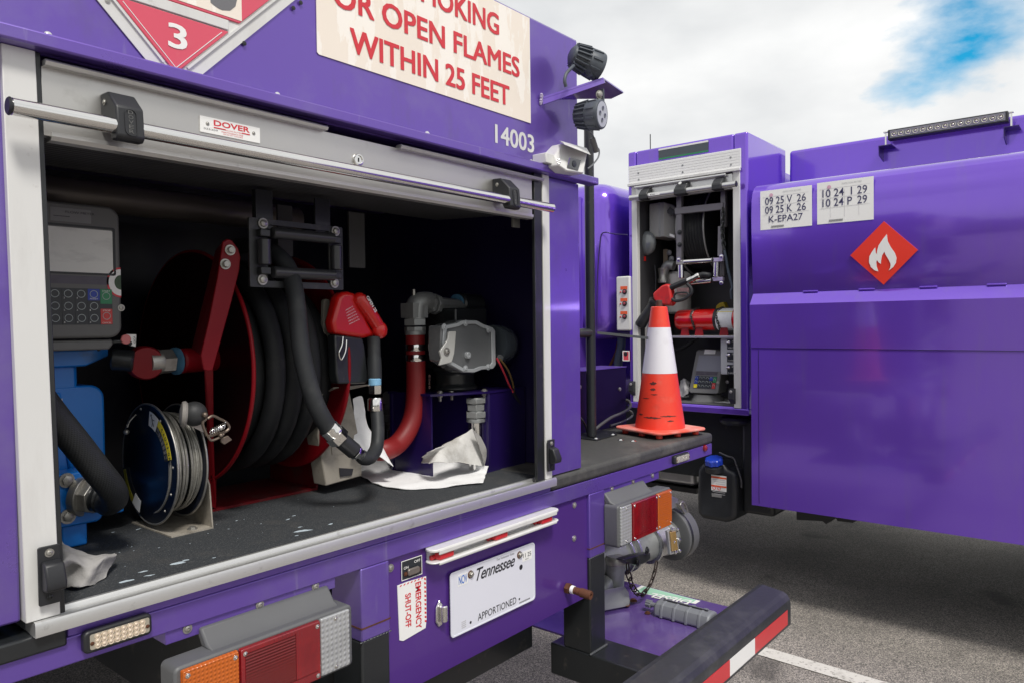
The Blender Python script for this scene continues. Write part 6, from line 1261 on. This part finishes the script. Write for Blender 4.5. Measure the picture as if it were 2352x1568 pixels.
# nozzle
n2 = thing('locker_fuel_nozzle', (4.0, 2.0, 1.6), 'black and red fuel nozzle resting behind the cone tip in the side locker', 'fuel nozzle')
NX = 3.985
def nq(a, c, x=NX): return L(ZD, a, c, x)
b = B(); b.slab([nq(*p) for p in ((375, 350), (460, 275), (510, 258), (540, 280), (550, 370), (563, 440), (540, 468), (440, 455), (385, 410))], (.06, 0, 0)); part('guard', b, M('scuffed_red_guard', (.52, .02, .02), .4, 0, .15, 9, .05, 50, .1, [((.12, .04, .04), 14, .58, .75, .6)]), n2, bev=.012, seg=3)
b = B(); b.rod(nq(540, 300, NX+.02), nq(720, 225, NX+.02), .0175); part('body_barrel', b, blackp, n2)
b = B(); b.lathe(nq(710, 235, NX+.02), nq(790, 195, NX+.02)-nq(710, 235, NX+.02), [(.020, 0), (.020, .03), (.017, .032), (.017, .055), (.02, .057), (.02, .075), (.016, .08)], 8); part('ferrule', b, chrome, n2)
b = B(); b.tube([nq(780, 200, NX+.02), nq(840, 175, NX+.03), nq(900, 180, NX+.05), nq(950, 190, NX+.12)], .015, 14); part('hose', b, rubber, n2)
b = B(); b.tube([nq(560, 400), nq(600, 420), nq(680, 400), nq(740, 350), nq(735, 300), nq(700, 262)], .0095, 10); b.tube([nq(580, 400), nq(585, 360), nq(620, 345), nq(700, 345), nq(715, 370)], .006, 10); part('trigger_guard', b, blackp, n2)
b = B(); b.lathe(nq(400, 410, NX+.03), nq(290, 600, NX+.03)-nq(400, 410, NX+.03), [(.032, 0), (.034, .01), (.030, .03), (.026, .034), (.026, .06), (.034, .14), (.036, .18), (.030, .19)], 24); part('spout', b, blackp, n2)
# shelf, extinguisher
sh2 = P(1600, 772, x=4.03)
b = B(); b.box(4.02, 4.45, by0+.005, L(ZD, 560, 750, 4.03).y, sh2.z-.010, sh2.z+.003); part('locker_shelf', b, alus, T2, bev=.001)
fe = thing('fire_extinguisher', (4.12, 1.9, sh2.z), 'red fire extinguisher lying on the locker shelf under a black chain', 'fire extinguisher')
ec = L(ZD, 870, 595, 4.12); er = .064
ye = L(ZD, 612, 600, 4.12).y; ys = by0+.006
b = B(); b.lathe((4.12, ye, ec.z), (0, -1, 0), [(er*.55, 0), (er*.86, .006), (er*.97, .018), (er, .035), (er, ye-ys)], 48); part('cylinder', b, M('glossy_red_bottle', (.55, .008, .008), .15, 0, .05, 5, 0, 1, 1), fe)
yl0, yl1 = L(ZD, 965, 600, 4.06).y, L(ZD, 1115, 600, 4.06).y
b = B(); b.lathe((4.12, yl0, ec.z), (0, -1, 0), [(er+.0006, 0), (er+.0012, .001), (er+.0012, yl0-yl1)], 48); lb3 = part('instruction_label', b, M('label_white', (.72, .73, .76), .4, 0, .15, 90), fe)
b = B(); b.lathe((4.12, yl0, ec.z), (0, -1, 0), [(er+.0008, -.018), (er+.0014, -.017), (er+.0014, -.002), (er+.0008, -.001)], 48); part('black_band', b, blackink, fe)
b = B(); zz_ = ec.z+er*.62; b.hull([(4.12-er*.80, yl1, zz_-.004), (4.12-er*.80, yl0, zz_-.004), (4.12-er*.6, yl0, zz_-.004), (4.12-er*.6, yl1, zz_-.004), (4.12-er*.76, yl1, zz_+.006), (4.12-er*.76, yl0, zz_+.006), (4.12-er*.6, yl0, zz_+.006), (4.12-er*.6, yl1, zz_+.006)]); part('yellow_stripe', b, yellow, lb3)
for a in (750, 985):
    yy = L(ZD, a, 600, 4.06).y
    chain([V((4.12+(er+.006)*math.cos(t), yy+.008*math.sin(3*t), ec.z+(er+.006)*math.sin(t))) for t in [math.radians(70+12*k) for k in range(15)]], 13, .0055, .0022, 1, blackm, fe, 'retaining_chain')
b = B()
for a in (650, 780, 1010):
    yy = L(ZD, a, 700, 4.08).y; b = B(); b.slab([(4.065, yy, sh2.z+.003), (4.065, yy-.055, sh2.z+.003), (4.075, yy-.045, sh2.z+.05), (4.075, yy-.005, sh2.z+.05)], (.004, 0, 0)); part('cradle_foot', b, redp, fe)
b = B(); p = L(ZC, 0, 0, 4.2); yv2 = L(ZD, 1010, 460, 4.2); b.slab([L(ZD, a, c, 4.22) for a, c in ((965, 500), (970, 465), (1000, 440), (1040, 430), (1060, 480), (1060, 500))], (.05, 0, 0)); yb2 = part('yellow_handle', b, M('dull_yellow', (.45, .33, .02), .5), fe, bev=.004)
# filter, pipes
ft = thing('filter_canister', (4.3, 2.05, 1.6), 'white filter canister standing behind the nozzle in the side locker', 'canister')
p, q = L(ZD, 618, 150, 4.3), L(ZD, 618, 540, 4.3); b = B(); b.lathe(q, Zv, [(.05, 0), (.075, .012), (.08, .03), (.08, p.z-q.z-.02), (.06, p.z-q.z)], 32); part('body', b, M('filter_white', (.55, .55, .53), .4, 0, .1, 8), ft)
b = B(); r_ = L(ZD, 660, 330, 4.215); b.box(r_.x, r_.x+.004, r_.y-.04, r_.y+.04, r_.z-.02, r_.z+.02); part('red_print_label', b, M('pinkish_print', (.5, .3, .3), .5, 0, .6, 90), ft)
pe2 = thing('elbow_pipe', (4.2, 2.15, 1.65), 'silver elbow pipe curving down beside the white canister in the locker', 'pipe fitting')
b = B(); b.tube([L(ZD, a, c, 4.2) for a, c in ((480, 255), (485, 180), (500, 110), (530, 85), (580, 95))], .028, 18, rf=lambda t: 1); part('elbow', b, zinc, pe2)
p = L(ZD, 482, 250, 4.2); b = B(); b.lathe(p, Zv, [(.036, 0), (.036, .02), (.030, .03), (.032, .07), (.034, .075), (.034, .09)], 24); part('collar', b, steel, pe2)
b = B(); b.beam(L(ZC, 538, 1180, 4.25), L(ZC, 538, 1330, 4.25), (0, .03, 0), (.005, 0, 0)); part('tan_bar', b, M('tan_bar', (.30, .24, .17), .5), pe2)
for a, c in ((575, 1215), (598, 1275), (618, 1350)): bolt(pe2, L(ZC, a, c, 4.24), (-1, 0, 0), .012, zinc, 'bolt')
cy = thing('silver_cylinder', (4.12, 2.27, 1.4), 'upright silver cylinder with a yellow valve at the left of the side locker', 'cylinder')
p, q = L(ZD, 310, 600, 4.12), L(ZD, 305, 910, 4.12); b = B(); b.lathe(q, (0, 0, 1), [(.034, 0), (.040, .01), (.040, p.z-q.z)], 28); part('barrel', b, tank_g, cy)
b = B(); b.lathe(q, (0, 0, -1), [(.018, 0), (.018, .04), (.010, .042), (.010, .12)], 16); part('outlet', b, zinc, cy)
p = L(ZD, 285, 1025, 4.11); b = B(); b.box(4.10, 4.12, p.y-.03, p.y+.02, p.z-.012, p.z+.008); part('yellow_valve', b, M('dull_yellow', (.6, .4, .02), .5), cy, bev=.003)
# register
r2 = thing('locker_register', (4.2, 1.95, bz0), 'small grey meter register with coloured keypad standing on the locker floor', 'meter')
RX = 4.10
def rg2(a, c, x=RX): return L(ZD, a, c, x)
body = [rg2(*p) for p in ((745, 885), (760, 875), (995, 880), (1005, 895), (1020, 1260), (990, 1285), (725, 1275), (708, 1255))]
til = lambda p_: V((RX+(p_.z-1.1)*.22, p_.y, p_.z))
body = [til(rg2(*p)) for p in ((742, 890), (760, 876), (1000, 880), (1008, 895), (985, 1275), (965, 1285), (725, 1275), (708, 1255))]
b = B(); b.slab(body, (.12, 0, 0)); part('housing', b, M('mid_grey_housing', (.17, .17, .17), .45, 0, .08, 8), r2, bev=.006, seg=3)
def quad(pts, mt, nm, par, o=-.002, t=.002):
    b = B(); b.slab([til(rg2(*p))+V((o, 0, 0)) for p in pts], (t, 0, 0)); return part(nm, b, mt, par)
quad(((775, 925), (1000, 930), (995, 1080), (760, 1070)), M('screen_grey', (.24, .25, .29), .25, 0, .08, 5), 'screen', r2)
quad(((765, 1075), (962, 1080), (958, 1112), (760, 1106)), M('faded_violet_strip', (0, 0, 0)), 'legend_strip', r2)
qk = quad(((758, 1115), (962, 1125), (952, 1235), (748, 1225)), darkk, 'keypad', r2)
quad(((825, 872), (928, 878), (924, 915), (820, 915)), white, 'paper_label', r2, -.004)
for i in range(6):
    for j in range(3):
        mt = darkk
        if i == 0: mt = yellow if j == 2 else bluek
        if i == 4 and j == 0: mt = bluek
        if i == 5: mt = green if j == 0 else redk
        if i == 5 and j == 1: continue
        a0, c0 = 758-j*3+i*34, 1117+j*37+i*2; h_ = 34 if i < 5 else 52
        if i == 5 and j == 2: c0 -= 18
        ky = quad(((a0+1, c0), (a0+32, c0+1), (a0+31, c0+h_), (a0, c0+h_-1)), mt, 'key', qk, -.004)
        if not (i == 0 and j == 2): b = B(); b.circ(til(rg2(a0+16, c0+h_/2))+V((-.0045, 0, 0)), (1, 0, .2), .0075, .0010, 18, 5); part('ring_mark', b, MATS['pale_ring'], ky)
b = B(); q = L(ZD, 860, 1300, 4.14); b.lathe((4.19, q.y, bz0), Zv, [(.10, 0), (.095, .012), (.085, .03), (.085, .04)], 36); part('base', b, M('mid_grey_housing', (0, 0, 0)), r2)
for a, c in ((975, 1182), (1028, 1178)): bolt(r2, til(rg2(a, c))+V((-.001 if a < 1000 else .05, 0, 0)), (-1, 0, 0), .007, steel, 'screw', False)
# switch panel
sp2 = thing('switch_panel', (4.05, 1.74, 1.4), 'white panel with three black toggle switches beside the locker post', 'switch panel')
p, q = L(ZD, 1010, 752, 4.06), L(ZD, 1135, 1105, 4.06); b = B(); b.box(4.06, 4.10, by0+.004, p.y, q.z, sh2.z-.011); part('box', b, M('panel_light_grey', (.45, .46, .5), .45, 0, .06, 7), sp2, bev=.006)
for c, w1, w2 in ((805, 'PUMP', 'OUT'), (922, 'DOME', 'CLOSED'), (1038, 'DUMP', 'CLOSED')):
    u0, u1 = L(ZD, 1075, c-30, 4.059), L(ZD, 1131, c+72, 4.059); b = B(); b.box(4.0575, 4.0598, u1.y, u0.y, u1.z+.004, u0.z-.002); pl5 = part('switch_plate', b, darkk, sp2)
    p = L(ZD, 1092, c, 4.057); b = B(); b.lathe(p, (-1, 0, 0), [(.009, 0), (.009, .004), (.005, .005), (.004, .02), (.006, .024), (.0001, .026)], 14); part('toggle', b, chrome, pl5)
    txt('lettering', w1, (4.0570, p.y-.018, u0.z-.016), (0, -.028, 0), (0, 0, .008), white, pl5); txt('lettering', w2, (4.0570, u0.y-.006, u1.z+.010), (0, -.035, 0), (0, 0, .007), white, pl5)
# papers
random.seed(5)
b = B(); b.slab([P(*ZD(a, c), z=bz0+.001) for a, c in ((890, 1352), (1010, 1332), (1130, 1318), (1132, 1372))], (0, 0, .0015)); tag(part('paper_sheet', b, white, None), 'white paper sheet lying flat on the floor of the side locker', 'paper')
b = B(); b.slab([P(*ZD(a, c), z=bz0+.001) for a, c in ((645, 1305), (715, 1300), (720, 1312), (650, 1318))], (0, 0, .0015)); tag(part('paper_slip', b, white, None), 'thin paper slip beside the crumpled paper in the side locker', 'paper')
FZo = FZ; FZ = bz0
def k5(a, c, x): return P(*ZD(a, c), x=x)
cloth('crumpled_paper', [[k5(630, 1290, 4.12), k5(670, 1300, 4.11), k5(715, 1285, 4.12)], [k5(632, 1220, 4.14), k5(670, 1230, 4.10), k5(722, 1220, 4.14)], [k5(640, 1160, 4.2), k5(680, 1140, 4.16), k5(712, 1170, 4.2)]], M('crumpled_grey_paper', (.40, .39, .40), .8, 0, .1, 12, .3, 60), 'crumpled grey paper leaning against the small register in the side locker', .012, 18, None, seed=21)
FZ = FZo
b = B(); b.tube([L(ZD, a, c, 4.12) for a, c in ((400, 90), (408, 200), (405, 320))], .004, 8); part('wire', b, blackp, T2)
b = B(); b.tube([L(ZD, a, c, 4.3) for a, c in ((600, 880), (700, 830), (760, 780), (800, 760))], .014, 10); part('wiring_loom', b, blackp, T2)

# flecks of pale paint dropped on the rubber floor
random.seed(12)
b = B()
fl_ = [(1165, 408, 1.6), (1215, 388, .8), (935, 463, 1.0), (820, 525, 1.4), (975, 488, .8), (1990, 195, 2.0), (2160, 152, .8), (1960, 172, .5), (1545, 130, .4), (905, 185, .6), (740, 205, .4), (1400, 372, .4), (1920, 98, .6), (1880, 122, .7), (1935, 228, .5)]
for a, c, k in fl_+[(random.uniform(600, 2200), None, random.uniform(.10, .22)) for _ in range(22)]:
    if c is None: c = 420-(a-600)*.24+random.uniform(-110, 60)
    p = P(*Z7(a, c), z=FZ+.0006)
    if p.y < 1.227 or p.x < .42: continue
    n_ = 9; r0 = .0042*k; an = random.uniform(-.4, .4)
    ring = []
    for j in range(n_):
        t = 2*math.pi*j/n_; rr_ = r0*random.uniform(.5, 1.3); dx, dy = math.cos(t)*rr_*2.2, math.sin(t)*rr_*.8
        ring.append((p.x+dx*math.cos(an)-dy*math.sin(an), p.y+dx*math.sin(an)+dy*math.cos(an), p.z))
    b.slab(ring, (0, 0, -.0004))
part('paint_flecks', b, M('pale_blue_flecks', (.50, .58, .64), .6, 0, .3, 200), T, kind='stuff')
# tree line behind the photographer, across the lot: mirrored in the glossy tanker side
b = B()
for k in range(90):
    a = math.radians(random.uniform(150, 330)); d_ = random.uniform(62, 95); h_ = random.uniform(3.5, 9)
    c = V((math.sin(a)*d_, math.cos(a)*d_, 0))
    for q in range(4):
        bmesh.ops.create_icosphere(b.b, subdivisions=2, radius=1, matrix=Matrix.Translation(c+V((random.uniform(-3, 3), random.uniform(-3, 3), h_*random.uniform(.25, .85)))) @ Matrix.Diagonal((random.uniform(1, 2.6), random.uniform(1, 2.6), random.uniform(.8, 2.2), 1)))
from mathutils import noise as _nz
for v_ in b.b.verts: v_.co += V((_nz.noise(v_.co*.9), _nz.noise(v_.co*.9+V((5, 0, 0))), _nz.noise(v_.co*.9+V((0, 7, 0)))))*.9
part('distant_trees', b, M('far_foliage', (.05, .075, .035), .9, 0, .5, .8), None, kind='stuff', label='far line of trees across the car park')
